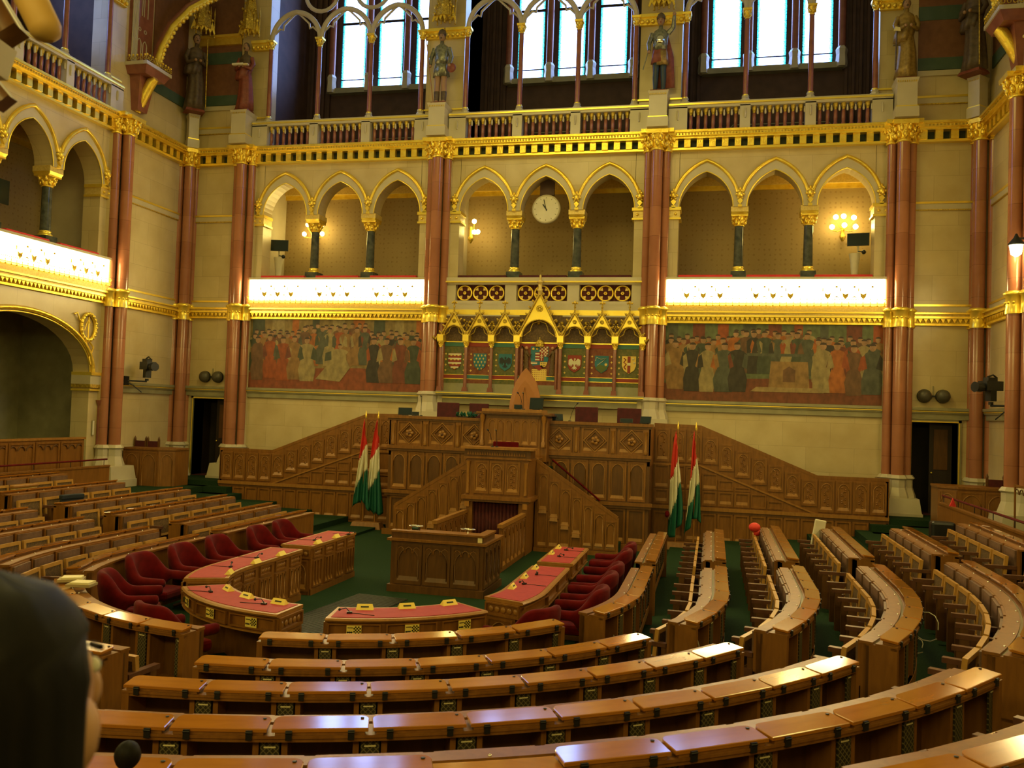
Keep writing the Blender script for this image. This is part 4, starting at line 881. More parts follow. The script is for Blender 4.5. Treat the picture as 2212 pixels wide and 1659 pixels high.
for x, y, z, e in ((-7.6, 1.4, 8.45, 22), (-2.35, 1.2, 8.4, 16), (7.9, 1.4, 8.5, 26), (-9.6, -6, 8.4, 0)):
    if e:
        l = bpy.data.lights.new('sconce_light', 'POINT'); l.energy = e; l.color = WARM; l.shadow_soft_size = .25; o = bpy.data.objects.new('sconce_light', l); COL.objects.link(o); o.location = (x, y, z)
t = thing('wall_clock', 'round white wall clock hanging in the middle gallery arch', 'clock', T(-.03, .3, 8.72))
b = MB(); R90 = Matrix.Rotation(PI/2, 4, 'X')
b.lathe([(.385, -.1), (.40, -.06), (.40, .03), (.37, .06), (.36, .04)], STONEP, n=36, M=R90); b.build('case', t)
b = MB(); b.lathe([(.355, .04), (.355, .045)], WHITE, n=36, smooth=False, M=R90)
for k in range(12): a = k*PI/6; b.box(-.008, .008, -.049, -.045, .29, .33, GREENST, M=Matrix.Rotation(a, 4, 'Y'))
b.build('dial', t)
b = MB(); b.box(-.011, .011, -.056, -.052, -.06, .27, BLACK, M=Matrix.Rotation(math.radians(-14), 4, 'Y')); b.box(-.016, .016, -.052, -.048, -.05, .16, BLACK, M=Matrix.Rotation(math.radians(-35), 4, 'Y')); b.build('hands', t)
tag((lambda b: (b.box(-.2, .2, 0, .08, 9.12, 10.1, BROWNW), b.build('clock_bracket'))[1])(MB()), 'dark hanger holding the round clock in the gallery arch', 'bracket').location = (-.03, .34, 0)
def gal_monitor(x, y, z, rz, label):
    t = thing('monitor', label, 'monitor', T(x, y, z, rz)); b = MB(); b.box(-.27, .27, 0, .05, -.16, .17, BLACK); b.build('housing', t)
    b = MB(); b.box(-.25, .25, -.006, 0, -.14, .15, SCREEN); b.build('screen', t); b = MB(); b.box(-.03, .03, .03, .06, -.5, -.1, STONEP); b.tube([(0, .04, -.3), (.12, 0, -.32)], .015, BLACK, 6); b.ball((.14, 0, -.33), .06, BLACK, 6); b.build('bracket', t)
    tag((lambda b: (b.lathe([(.10, 6.85), (.08, 6.95), (.11, 7.3), (.15, z-.35)], WHITE, n=12), b.build('pedestal_stand', M=T(x-.06, y+.12, 0)))[1])(MB()), 'short white pedestal under the screen '+label.split('screen ')[1], 'stand')
gal_monitor(-8.28, .75, 7.88, .25, 'flat dark screen at the left end of the left gallery bay')
gal_monitor(8.15, .75, 7.88, -.15, 'flat dark screen at the right end of the right gallery bay')
tag((lambda b: (b.box(-.25, .25, -.04, 0, -.3, .3, SCREEN), b.build('monitor', M=Matrix.Translation((-12.6, -5.3, 8.1)) @ Matrix.Rotation(PI/2, 4, 'Z')))[1])(MB()), 'dark square screen in the left wall gallery', 'monitor')
# round loudspeaker pairs
for sg in (-1, 1):
    t = thing('dome_speaker_pair', 'pair of dark dome loudspeakers joined by a bar above the %s door' % ('left' if sg < 0 else 'right'), 'loudspeaker', T(sg*9.84, 0, 3.84))
    for q in (-1, 1): b = MB(); b.ball((q*.21, -.12, 0), .165, DOMEM, 12, sy=.75); b.lathe([(.17, 0), (.17, .02)], HINGE, n=20, M=Matrix.Translation((q*.21, -.05, 0)) @ R90); b.build('dome', t)
    b = MB(); b.box(-.1, .1, -.08, -.04, -.02, .02, HINGE); b.box(-.01, .01, -.03, 0, .0, .25, GREENST); b.build('bar', t)
# studio cameras on wall arms
for sg in (-1, 1):
    s = 'left' if sg < 0 else 'right'
    t = thing('studio_camera', 'black television camera on a wall arm by the %s corner column' % s, 'camera', T(sg*10.55, -2.1, 3.98, sg*.5))
    b = MB(); b.box(-.22, .22, -.12, .14, -.05, .16, BLACK); b.box(-.15, .1, -.08, .08, .16, .24, HINGE); b.tube([(-.1, 0, .25), (.05, 0, .3), (.16, 0, .24)], .02, BLACK, 6); b.build('body', t)
    b = MB(); b.lathe([(.09, 0), (.11, .1), (.10, .22), (.115, .24)], BLACK, n=14, M=T(sg*-.2, -.0, .02) @ Matrix.Rotation(-sg*PI/2, 4, 'Y')); b.build('lens', t)
    b = MB(); b.box(-.08, .08, -.08, .08, -.28, -.05, BLACK); b.tube([(0, 0, -.3), (0, 0, -.36)], .05, HINGE, 8); b.build('pan_head', t)
    b = MB(); b.M = T(sg*10.55, -2.1, 3.98, sg*.5).inverted() @ T(sg*10.9, -2.45, 3.6)
    b.tube([(0, -.1, 0), (-sg*.35, .35, .0)], .025, HINGE, 6); b.tube([(0, -.1, -.02), (-sg*.15, .05, -.12), (-sg*.28, .25, -.3)], .015, HINGE, 6); b.box(-.06, .06, -.2, 0, -.12, .12, HINGE); b.build('wall_arm', t)
# ------------------------------------------------------------------ panelled woodwork
def gpanel(b, x0, x1, z0, z1, y, M=None, arch=True, st=.045, mat=None, carve=0, d=.025):
    mat = mat or OAK
    for a0, a1, c0, c1 in ((x0, x0+st, z0, z1), (x1-st, x1, z0, z1), (x0+st, x1-st, z0, z0+st*1.3), (x0+st, x1-st, z1-st, z1)): b.box(a0, a1, y-d, y, c0, c1, mat, M=M)
    xc = (x0+x1)/2; w = (x1-x0)/2-st*1.35
    if z1-z0 > .35: b.add([(x0+st, y, z0+st*1.3+.07), (x1-st, y, z0+st*1.3+.07), (x1-st, y-d, z0+st*1.3), (x0+st, y-d, z0+st*1.3)], [(0, 1, 2, 3)], OAKL if mat is OAK else mat, M=M)
    if arch and w > .03:
        h = min(w*1.25, (z1-z0)*.4); zs = z1-st*1.6-h
        P = [(xc-w, zs-.0)]+[(xc+x, zs+z) for x, z in pointed(w, h, 5)]+[(xc+w, zs)]
        b.tube([(p[0], y-.008, p[1]) for p in [(xc-w, z0+st*1.5)]+P+[(xc+w, z0+st*1.5)]], .011, OAKL if mat is OAK else mat, 4, M=M)
        pl = [(x0+st, z1-st), (x0+st, zs)]+[(xc+x, zs+z) for x, z in pointed(w, h, 5)]+[(x1-st, zs), (x1-st, z1-st)]
        hh = 5; A = pointed(w, h, 5)
        b.prism([(x0+st, z1-st), (x0+st, zs)]+[(xc+x, zs+z) for x, z in A[:6]]+[(xc, z1-st)], y-d*.6, y, mat, M=M)
        b.prism([(xc, z1-st)]+[(xc+x, zs+z) for x, z in A[5:]]+[(x1-st, zs), (x1-st, z1-st)], y-d*.6, y, mat, M=M)
    if carve:
        zz = [z0+(z1-z0)*(.2+.58*k/(2*carve)) for k in range(2*carve+1)]
        b.tube([(xc+.3*w*math.sin(k*PI/2), y-.004, q) for k, q in enumerate(zz)], .007, mat, 4, M=M)
        for k, q in enumerate(zz): b.ball((xc+.45*w*math.sin(k*PI/2+.8), y-.002, q), w*.2, mat, 4, sy=.4, M=M)
# --- rostrum (main dais)
ros = thing('rostrum', 'carved oak rostrum wall with diamond panels below the heraldic screen', 'rostrum', T(0, -2.75, 0))
b = MB(); b.box(-3.2, 3.2, 0, 2.6, 0, 1.95, OAKD); b.box(-3.2, 3.2, 0, .06, 1.95, 2.86, OAK); b.box(-3.2, -3.14, 0, 2.6, 1.95, 2.86, OAK); b.box(3.14, 3.2, 0, 2.6, 1.95, 2.86, OAK); b.box(-3.1, 3.1, .06, .5, 2.72, 2.80, OAK); b.build('body', ros)
b = MB(); b.box(-3.26, 3.26, -.07, .14, 2.86, 2.93, OAK); b.box(-3.24, 3.24, -.05, 0, 2.81, 2.86, OAKD); b.box(-3.24, 3.24, -.07, 0, 2.12, 2.2, OAK); b.box(-3.23, 3.23, -.05, 0, 2.06, 2.12, OAKD); b.box(-3.28, 3.28, -.08, 0, 1.02, 1.10, OAK); b.box(-3.26, 3.26, -.06, 0, .96, 1.02, OAKD); b.box(-3.28, 3.28, -.08, 0, 0, .14, OAK); b.build('mouldings', ros)
for xc in (-2.67, -1.83, -1.02, 1.06, 1.92, 2.77):
    b = MB(); w = .32; gpanel(b, xc-w, xc+w, 2.2, 2.81, 0, arch=False)
    for r, m, y in ((.27, OAKL, -.02), (.21, OAK, -.03)):
        P = [(xc-r, 0, 2.505), (xc, 0, 2.505+r), (xc+r, 0, 2.505), (xc, 0, 2.505-r)]
        b.tube([(p[0], y, p[2]) for p in P], .022, m, 4, smooth=False, closed=True)
    for k in range(5): a = 2*PI*k/5; b.ball((xc+.06*math.cos(a), -.02, 2.5+.06*math.sin(a)), .05, OAKL, 5, sy=.6)
    b.ball((xc, -.03, 2.5), .04, OAKD, 5); b.build('diamond_panel', ros)
for x in (-3.08, -2.25, -1.42, 1.48, 2.34, 3.1):
    b = MB(); b.box(x-.07, x+.07, -.04, 0, 2.2, 2.81, OAK); b.lathe([(.04, 2.22), (.05, 2.28), (.035, 2.35), (.035, 2.68), (.05, 2.74)], OAKL, (x, -.05, 0), 8); b.build('pilaster', ros)
b = MB(); n = 14
for i in range(n):
    x0 = -3.14+i*6.28/n; x1 = x0+6.28/n
    gpanel(b, x0+.02, x1-.02, 1.12, 2.05, 0, carve=0)
    gpanel(b, x0+.02, x1-.02, .15, .95, 0, arch=False)
b.build('arched_panels', ros)
# speaker's desk at the centre
t = thing('speaker_desk', 'tall carved oak speaker desk rising over the middle of the rostrum', 'desk', T(.01, -3.1, 0))
b = MB(); b.box(-.66, .66, 0, .55, 1.96, 3.06, OAK); b.box(-.82, -.60, .04, .6, 1.96, 3.06, OAK); b.box(.60, .82, .04, .6, 1.96, 3.06, OAK)
for q in (-1, 1): b.lathe([(.05, 2.3), (.05, 2.4), (.03, 2.45), (.03, 2.85), (.06, 2.95), (.07, 3.06)], OAKL, (q*.74, -.02, 0), 8)
b.build('body', t)
b = MB()
for i in range(6): x0 = -.6+i*.2; gpanel(b, x0, x0+.2, 2.32, 2.95, 0, st=.025, mat=OAK)
b.box(-.64, .64, -.03, 0, 2.95, 3.02, OAKD); b.build('arched_panels', t)
b = MB(); b.box(-.88, .88, -.10, .62, 3.06, 3.10, OAK); b.box(-.74, .70, -.12, .62, 3.10, 3.17, OAKL); b.box(-.93, .93, -.08, .62, 3.03, 3.06, OAKD); b.build('desk_top', t)
# pulpit below with stairs
t = thing('pulpit', 'carved oak pulpit desk with curtained niche in front of the rostrum', 'pulpit', T(.03, -4.6, 0))
b = MB(); b.box(-.70, .70, 0, 1.80, 1.25, 2.06, OAK); b.box(-.68, -.54, .02, 1.8, 0, 1.25, OAK); b.box(.50, .68, .02, 1.8, 0, 1.25, OAK); b.box(-.54, .5, .9, 1.8, 0, 1.25, DARK); b.build('body', t)
b = MB(); b.box(-.78, .78, -.07, 1.8, 1.17, 1.25, OAK); b.box(-.74, .74, -.05, 1.8, 1.12, 1.17, OAKD); b.box(-.76, .76, -.05, .6, 2.06, 2.10, OAK); b.box(-.74, .74, -.04, .5, 2.10, 2.27, OAKD); b.box(-.82, .82, -.10, .5, 2.27, 2.32, OAKL)
for i in range(24): b.prism([(-.68+i*.055, 2.14), (-.655+i*.055, 2.22), (-.63+i*.055, 2.14)], -.055, -.04, OAK)
b.build('mouldings', t)
b = MB()
for i in range(3): x0 = -.52+i*.35; gpanel(b, x0, x0+.34, 1.3, 2.02, 0, carve=6, mat=OAK)
for q in (-1, 1): b.lathe([(.035, 1.3), (.03, 1.4), (.03, 1.85), (.05, 2.0)], OAKL, (q*.65, -.03, 0), 8); b.box(*sorted((q*.70, q*.60)), -.05, 0, 1.0, 1.12, OAKL)
b.build('carved_panels', t)
b = MB(); vs = []; fs = []; nn = 60
for i in range(nn+1): x = -.54+1.04*i/nn; y = .12+.03*math.sin(i*1.35)+.012*math.sin(i*3.1); vs += [(x, y, .02), (x, y*.8+.03, 1.13)]
for i in range(nn): fs.append((2*i, 2*i+2, 2*i+3, 2*i+1))
b.add(vs, fs, VELVD, True); o = b.build('curtain', t); sm = o.modifiers.new('thickness', 'SOLIDIFY'); sm.thickness = .008
tag((lambda b: (b.box(-.30, .30, 0, .06, 2.0, 2.42, VELV), b.build('chair_back', M=T(-.0, -3.75, 0), bevel=.02))[1])(MB()), 'red velvet chair back rising behind the pulpit ledge', 'chair')
for sg in (-1, 1):
    s = 'left' if sg < 0 else 'right'
    t = thing('staircase', 'panelled oak staircase descending to the %s of the pulpit' % s, 'staircase', T(0, -3.8, 0))
    b = MB()                                                         # outer string wall
    P = [(sg*.74, 0), (sg*2.6, 0), (sg*2.6, .80), (sg*.74, 2.0)]; b.prism(P, 0, .06, OAK); b.build('string_wall', t)
    b = MB(); b.tube([(sg*.70, .03, 2.06), (sg*2.60, .03, .84)], .05, OAK, 4, smooth=False); b.tube([(sg*2.60, .03, .84), (sg*2.60, .03, 0)], .045, OAK, 4, smooth=False); b.build('handrail', t)
    b = MB(); n = 7
    for i in range(n):
        xa = .80+i*.257; xb = xa+.24; zt2 = 2.0-(xb-.74)*.645-.05
        x0, x1 = sorted((sg*xa, sg*xb)); gpanel(b, x0, x1, max(.1, zt2-.85) if zt2 > 1.1 else .12, zt2, 0, st=.03, carve=0)
        if zt2 > 1.1: gpanel(b, x0, x1, .1, zt2-.87, 0, st=.03, arch=False); b.frust(x0+.03, x1-.03, -.05, -.0, zt2-.9, zt2-.82, .01, OAKL)
        else: b.frust(x0+.03, x1-.03, -.05, 0, .2, .26, .01, OAKL)
    b.box(*sorted((sg*.74, sg*2.66)), -.05, 0, 0, .09, OAK); b.build('carved_panels', t)
    b = MB()
    for i in range(11): b.box(*sorted((sg*(.78+i*.165), sg*(.78+(i+1)*.165))), .08, .98, 0, 1.86-i*.166, CARPET)
    b.build('steps', t)
tag((lambda b: (b.tube([(.95, 0, 2.02), (2.1, 0, 1.12)], .022, VELV, 8), b.box(.95, .99, 0, .10, 1.96, 2.0, HINGE), b.box(2.02, 2.06, 0, .1, 1.12, 1.16, HINGE), b.build('stair_rail', M=T(0, -2.95, 0)))[3])(MB()), 'dark red rope handrail along the rostrum wall right of the pulpit', 'handrail')
# wings between pulpit and stenographers' desk
for sg in (-1, 1):
    t = thing('wing_screen', 'low arcaded oak screen leading from the pulpit to the central desk, %s side' % ('left' if sg < 0 else 'right'), 'screen', T(sg*.66, 0, 0)); b = MB()
    b.box(-.03, .03, -6.75, -4.62, 0, .86, OAK); b.build('panel', t); b = MB(); b.box(-.05, .05, -6.8, -4.6, .86, .93, OAKL); b.build('cap', t); b = MB()
    M = Matrix.Translation((.03, 0, 0)) @ Matrix.Rotation(PI/2, 4, 'Z')
    for i in range(6): gpanel(b, -6.72+i*.35, -6.40+i*.35, .08, .84, 0, M=M, st=.03)
    b.build('arcading', t)
# central desk
t = thing('stenographer_desk', 'large dark oak central desk with three arched panels on the green carpet', 'desk', T(.14, -9.1, 0, -.01))
b = MB(); b.box(-.82, .80, 0, 1.15, .0, .86, OAKD); b.box(-.86, .84, -.05, 1.2, 0, .12, OAKD); b.build('body', t)
b = MB()
for i in range(3): gpanel(b, -.74+i*.5, -.26+i*.5, .14, .82, 0, mat=OAKD, carve=0); 
for i in range(3):
    for k in range(3): xc = -.64+i*.5+k*.14; b.tube([(xc-.06, -.012, .66)]+[(xc+x, -.012, .68+z) for x, z in pointed(.06, .08, 4)]+[(xc+.06, -.012, .66)], .01, OAK, 4)
M = Matrix.Translation((.80, 0, 0)) @ Matrix.Rotation(PI/2, 4, 'Z')
for i in range(4): gpanel(b, .05+i*.27, .30+i*.27, .14, .82, 0, M=M, mat=OAKD)
b.build('arched_panels', t)
b = MB(); b.box(-.88, .86, -.06, 1.2, .86, .90, OAK); b.box(-.82, .80, -.0, .12, .90, 1.0, OAKD); b.box(.68, .80, .12, .75, .90, 1.0, OAKD); b.box(-.84, .82, -.02, .14, 1.0, 1.03, OAK); b.box(.66, .82, .14, .77, 1.0, 1.03, OAK)
b.box(.705, .78, -.012, 0, .91, .99, PAPER); b.build('raised_ledge', t)
def reading_lamp(loc, label, green):
    t = thing('desk_stand', label, 'stand', T(*loc)); b = MB(); b.lathe([(.05, 0), (.012, .02), (.01, .12)], CHROME, n=8); b.build('stem', t)
    b = MB(); b.tube([(.13*math.cos(2*PI*j/14), .06*math.sin(2*PI*j/14), .14) for j in range(14)], .009, CHROME, 5, closed=True); b.box(-.13, .13, -.01, .01, .13, .145, CHROME)
    if green: b.box(-.06, .06, -.05, .05, .04, .12, BLACK); b.box(-.05, .05, -.052, -.05, .10, .12, HT)
    b.build('ring', t)
reading_lamp((-.45, -8.5, .90), 'small chrome device with green light on the central desk', True); reading_lamp((.5, -8.5, .90), 'thin chrome ring stand near the right end of the central desk', False)
# --- side stair balustrades against the wall (plane Y=-1.45)
for sg in (-1, 1):
    s = 'left' if sg < 0 else 'right'
    t = thing('stair_panelling', 'long carved oak stair panelling sloping below the %s mural' % s, 'panelling', T(0, -1.45, 0)); X = lambda v: sg*v
    b = MB(); b.prism([(X(3.2), 0), (X(8.6), 0), (X(8.6), 1.80), (X(7.03), 1.80), (X(4.32), 2.88), (X(3.2), 2.90)], 0, .06, OAK); b.box(*sorted((X(8.54), X(8.62))), 0, 1.4, 0, 1.8, OAK); b.build('panel_wall', t)
    b = MB()
    for pts in ([(3.2, 2.92), (4.32, 2.90), (7.03, 1.82), (8.62, 1.82)],): b.tube([(X(x), .03, z) for x, z in pts], .05, OAK, 4, smooth=False)
    b.build('top_rail', t)
    b = MB(); b.tube([(X(x), -.01, z) for x, z in ((3.2, 1.96), (4.32, 1.96), (7.0, .95))], .025, OAKL, 4, smooth=False); b.box(*sorted((X(3.2), X(8.62))), -.05, 0, .88, .96, OAKL); b.box(*sorted((X(3.2), X(8.62))), -.03, 0, .82, .88, OAKD); b.box(*sorted((X(3.2), X(8.62))), -.04, 0, 0, .1, OAK); b.build('stringers', t)
    b = MB()
    def topz(x): return 2.84 if x < 4.32 else (2.84-(x-4.32)*.3985 if x < 7.03 else 1.76)
    def lowz(x): return 2.0 if x < 4.32 else (2.0-(x-4.32)*.38 if x < 7.0 else .98)
    n = 14; w = 5.36/n
    for i in range(n):
        xa = 3.22+i*w; xb = xa+w; x0, x1 = sorted((X(xa+.015), X(xb-.015)))
        zb_ = max(lowz(xa), lowz(xb))+.02; zt_ = min(topz(xa), topz(xb))-.01
        gpanel(b, x0, x1, zb_+.0, zt_, 0, carve=5 if xa > 4.3 else 3)
    b.build('arched_panels', t)
    b = MB()
    for i in range(n):
        xa = 3.22+i*w; xb = xa+w; x0, x1 = sorted((X(xa+.015), X(xb-.015))); gpanel(b, x0, x1, .12, .82, 0, arch=False)
        top = min(lowz(xa), lowz(xb))-.06
        if xb < 6.9 and top > 1.06:
            if top > 1.45: gpanel(b, x0, x1, 1.0, 1.36, 0, arch=False); gpanel(b, x0, x1, 1.38, top, 0, arch=False, st=.03)
            else: gpanel(b, x0, x1, 1.0, top, 0, arch=False, st=.03)
    b.build('lower_panels', t)
    b = MB()
    for i in range(7): b.box(*sorted((X(4.32+i*.386), X(4.32+(i+1)*.386))), .06, 1.4, .02, 1.93-(i+1)*.142, CARPET)
    b.box(*sorted((X(3.22), X(4.32))), .06, 1.4, .02, 1.93, CARPET); b.box(*sorted((X(7.02), X(8.6))), .06, 1.4, .02, .93, CARPET)
    b.build('steps', t)
# --- flags
def flag(x, y, label, stand, seed, w=1.0):
    rnd = random.Random(seed)
    t = thing('flag', label, 'flag', T(x, y, 0), 'striped flags on poles before the stair panelling')
    b = MB(); b.lathe([(.016, .13), (.016, 2.82)], OAKL, n=8); b.lathe([(.02, 2.82), (.028, 2.86), (.018, 2.93), (.002, 3.02)], GOLDS, n=8); b.build('pole', t)
    NU, NV = 26, 34; vs = []; fs = [[], [], []]
    for j in range(NV+1):
        v = j/NV
        for i in range(NU+1):
            u = i/NU; z0 = 2.80-.95*u**.8*.35
            top = 2.80-u*.62; bot = .55+(.32*math.sin(u*3.4+seed))*.6-.1*(u < .5)
            z = top+(bot-top)*v
            spread = (.04+.27*v**.7)*w
            xx = (u-.55)*spread*1.5+.02*math.sin(u*17+v*3+seed)*(.3+v)+.02*math.sin(v*5+seed); yy = -.02-.05*math.sin(u*19+v*2.2+seed)*(.25+v)-.03*math.cos(u*11+v*4)
            vs.append((xx, yy, z))
    mats = [FRED, FWHI, FGRN]
    b = MB(); groups = {0: [], 1: [], 2: []}
    for j in range(NV):
        for i in range(NU):
            u = 1-(i+.5)/NU; v = (j+.5)/NV; q = (1-u)*.0
            h = v*1.15+(.5-u)*.55+.1; k = 0 if h < .38 else (1 if h < .80 else 2)
            a = j*(NU+1)+i; groups[k].append((a, a+1, a+NU+2, a+NU+1))
    for k in range(3): b.add(vs, groups[k], mats[k], True)
    o = b.build('cloth', t); sm = o.modifiers.new('thickness', 'SOLIDIFY'); sm.thickness = .006
for i, (x, st) in enumerate(((-4.12, 'leftmost of the four'), (-3.78, 'just left of the rostrum'), (3.80, 'just right of the rostrum'), (4.22, 'rightmost of the four'))):
    flag(x, -2.05, 'draped red white and green flag on a pole, '+st, None, i*1.7+.4, .95 if i < 2 else .85)
for sg in (-1, 1):
    t = thing('flag_stand', 'low wooden block holding two flag poles %s of the rostrum' % ('left' if sg < 0 else 'right'), 'stand', T(sg*3.98, -2.05, 0)); b = MB(); b.frust(-.42, .42, -.17, .17, 0, .17, .06, OAK); b.build('block', t)
tag((lambda b: (b.ball((0, 0, 0), .06, VELV, 8, sz=1.4), b.build('tassel', M=T(3.6, -2.15, .82)))[1])(MB()), 'small dark red bundle hanging beside the right pair of flags', 'tassel')
# --- things on the rostrum
def highback(x, z0, z1, w, label):
    t = thing('dais_chair', label, 'chair', T(x, -1.95, 1.95), 'square red-backed chairs on the rostrum'); b = MB(); b.box(-w, w, 0, .06, z0-1.95, z1-1.95, VELVD); b.build('backrest', t, bevel=.015)
    b = MB(); b.box(-w, w, -.45, 0, .42, .50, VELVD); b.build('seat', t); b = MB()
    for q in (-1, 1):
        for yy in (-.42, 0): b.box(q*w*.85-.02, q*w*.85+.02, yy, yy+.04, 0, .45, OAKD)
    b.box(-w, w, .01, .05, .42, z0-1.94, OAKD); b.build('frame', t)
for x, w, lb in ((-1.96, .29, 'leftmost'), (-1.15, .25, 'partly hidden beside the speaker desk'), (1.58, .28, 'first right of the speaker desk'), (2.62, .29, 'rightmost')): highback(x, 2.5, 3.29, w, 'dark red square-backed chair on the rostrum, '+lb)
t = thing('speaker_chair', 'tall orange-brown pointed chair back in front of the heraldic screen', 'chair', T(-.09, -1.35, 1.95))
P = [(-.42, .5), (-.44, 1.0), (-.40, 1.45), (-.28, 1.9), (-.12, 2.17), (0, 2.30), (.12, 2.17), (.30, 1.9), (.42, 1.45), (.44, 1.0), (.42, .5)]
LEA = noisy('tan_leather', (.36, .14, .035), (.42, .17, .05), .5)
b = MB(); vs = []; fs = []; n = len(P)
for sc, yy in ((1, 0), (.97, -.05), (.80, -.09)): vs += [(x*sc, yy, .5+(z-.5)*(1 if sc == 1 else sc+.02)) for x, z in P]
for j in range(2):
    for k in range(n): fs.append((j*n+k, j*n+(k+1) % n, (j+1)*n+(k+1) % n, (j+1)*n+k))
fs += [tuple(range(n)), tuple(range(3*n-1, 2*n-1, -1))]; b.add(vs, fs, LEA); b.tube([(-.2, -.10, .6), (-.12, -.10, 1.3), (0, -.1, 1.8), (.12, -.1, 1.3), (.2, -.1, .6)], .012, LEA, 5); b.build('pointed_back', t, bevel=.02)
b = MB(); b.box(-.38, .38, -.55, 0, .40, .52, LEA); b.box(-.34, .34, -.5, 0, 0, .4, OAKD); b.build('seat', t)
def monitor(x, y, z, w, h, rz, tilt, label):
    M = T(x, y, z, rz); t = thing('monitor', label, 'monitor', M); R = Matrix.Rotation(tilt, 4, 'X')
    b = MB(); b.box(-w/2, w/2, 0, .03, .02, h, BLACK, M=R); b.build('housing', t); b = MB(); b.box(-w/2+.015, w/2-.015, -.004, 0, .035, h-.015, SCREEN, M=R); b.build('screen', t)
    b = MB(); b.box(-.07, .07, -.04, .1, 0, .015, BLACK); b.box(-.015, .015, .03, .05, 0, h*.4, BLACK); b.build('foot', t)
monitor(-2.86, -2.62, 2.93, .34, .20, .25, -.25, 'tilted black laptop screen at the left end of the rostrum')
monitor(-2.60, -2.60, 2.93, .18, .10, 0, -.1, 'small black terminal beside the left laptop screen')
monitor(.47, -2.72, 3.17, .34, .30, -.15, -.15, 'black monitor seen from behind on the speaker desk')
monitor(.04, -2.74, 3.17, .2, .12, .2, -.2, 'small black terminal on the speaker desk')
monitor(.98, -2.55, 2.93, .26, .2, .3, -.6, 'black screen low at the right side of the speaker desk')
monitor(2.62, -2.60, 2.93, .3, .12, 0, -.3, 'low dark terminal in front of the rightmost red chair')
monitor(3.05, -2.62, 2.93, .26, .19, -.3, -.35, 'tilted black laptop screen at the right end of the rostrum')
def goose(loc, h, dx, label, base=True, lean=0, rz=0):
    t = thing('microphone', label, 'microphone', T(*loc, rz), 'gooseneck microphones'); b = MB(); b.tube([(0, 0, 0), (dx*.2, -.02, h*.4), (dx*.6, -.05, h*.8), (dx, -.1, h)], .006, BLACK, 5); b.build('stem', t)
    b = MB(); b.tube([(dx, -.1, h), (dx*1.15, -.14, h+.02)], .017, BLACK, 6); b.build('head', t)
    if base: b = MB(); b.lathe([(.04, 0), (.035, .02)], BLACK, n=8); b.build('base', t)
goose((-2.44, -2.62, 2.93), .48, .02, 'thin gooseneck microphone at the left end of the rostrum')
goose((.20, -2.95, 3.17), .38, -.1, 'left of two gooseneck microphones on the speaker desk'); goose((.22, -2.95, 3.17), .38, -.0, 'right of two gooseneck microphones on the speaker desk')
goose((1.28, -2.62, 2.93), .42, .18, 'gooseneck microphone between the speaker desk and the right chairs')
goose((-.12, -4.5, 2.32), .36, -.08, 'left of two gooseneck microphones on the pulpit'); goose((-.02, -4.5, 2.32), .36, .0, 'right of two gooseneck microphones on the pulpit')
t = thing('table_plant', 'low dark leafy arrangement on the rostrum left of the speaker desk', 'plant', T(-1.28, -2.6, 2.93)); b = MB()
rp = random.Random(5)
for k in range(60): b.prism([(0, 0), (.03, .05), (0, .12), (-.03, .05)], 0, .004, FGRN, M=Matrix.Translation((rp.uniform(-.25, .25), rp.uniform(-.06, .06), rp.uniform(0, .05))) @ Matrix.Rotation(rp.uniform(0, 6), 4, 'Z') @ Matrix.Rotation(rp.uniform(-1.2, 1.2), 4, 'X'))
b.box(-.22, .22, -.05, .05, 0, .03, DARK); b.build('leaves', t)
# ------------------------------------------------------------------ benches of the horseshoe
W0 = .575; DP = .245
def lid_mesh():
    b = MB(); h = W0/2; r = .045; yi, yo = -.17, -.005
    P = [(-h, yo), (h, yo)]+[(h-r+r*math.cos(a*PI/8), yi+r-r*math.sin(a*PI/8)) for a in range(5)]+[(-h+r-r*math.sin(a*PI/8), yi+r-r*math.cos(a*PI/8)) for a in range(5)]
    tz = lambda y: .0-(y-yo)*.095
    n = len(P); vs = [(x, y, tz(y)-.022) for x, y in P]+[(x, y, tz(y)-.004) for x, y in P]+[(x*.985, y+(.004 if y < -.2 else -.004), tz(y)) for x, y in P]
    fs = [tuple(range(n)), tuple(range(3*n-1, 2*n-1, -1))]
    for j in (0, 1): fs += [(j*n+k, j*n+(k+1) % n, (j+1)*n+(k+1) % n, (j+1)*n+k) for k in range(n)]
    b.add(vs, fs, LID)
    b.add([(-h+.02, yo-.006, -.042), (h-.02, yo-.006, -.042), (h-.02, yi+.03, -.042), (-h+.02, yi+.03, -.042), (-h+.02, yo-.006, -.021), (h-.02, yo-.006, -.021), (h-.02, yi+.03, -.012), (-h+.02, yi+.03, -.012)], [(0, 1, 2, 3), (0, 4, 5, 1), (1, 5, 6, 2), (2, 6, 7, 3), (3, 7, 4, 0)], OAK)
    return b
def meshof(b, name):
    o = b.build(name); m = o.data; bpy.data.objects.remove(o); return m
M_LID = meshof(lid_mesh(), 'lid')
b = MB(); b.box(-.019, .019, -.012, .008, -.066, -.010, HINGE); b.tube([(-.02, .005, -.022), (.02, .005, -.022)], .007, HINGE, 6); M_HINGE = meshof(b, 'hinge')
b = MB(); b.lathe([(.010, 0), (.012, .004), (.006, .005)], HINGE, n=8); M_LOCK = meshof(b, 'lock')
b = MB(); b.box(-.055, .055, -.06, -.045, -.50, -.085, MESHG); M_GRI = meshof(b, 'speaker_grille')
b = MB(); b.box(-.035, .035, -.045, -.042, -.128, -.120, PAPER); M_GLAB = meshof(b, 'label_strip')
b = MB(); b.box(-.24, .24, -.60, -.56, .42, .83, OAK); b.box(-.215, .215, -.625, -.60, .45, .81, LEATH); M_BACK = meshof(b, 'backrest')
b = MB()
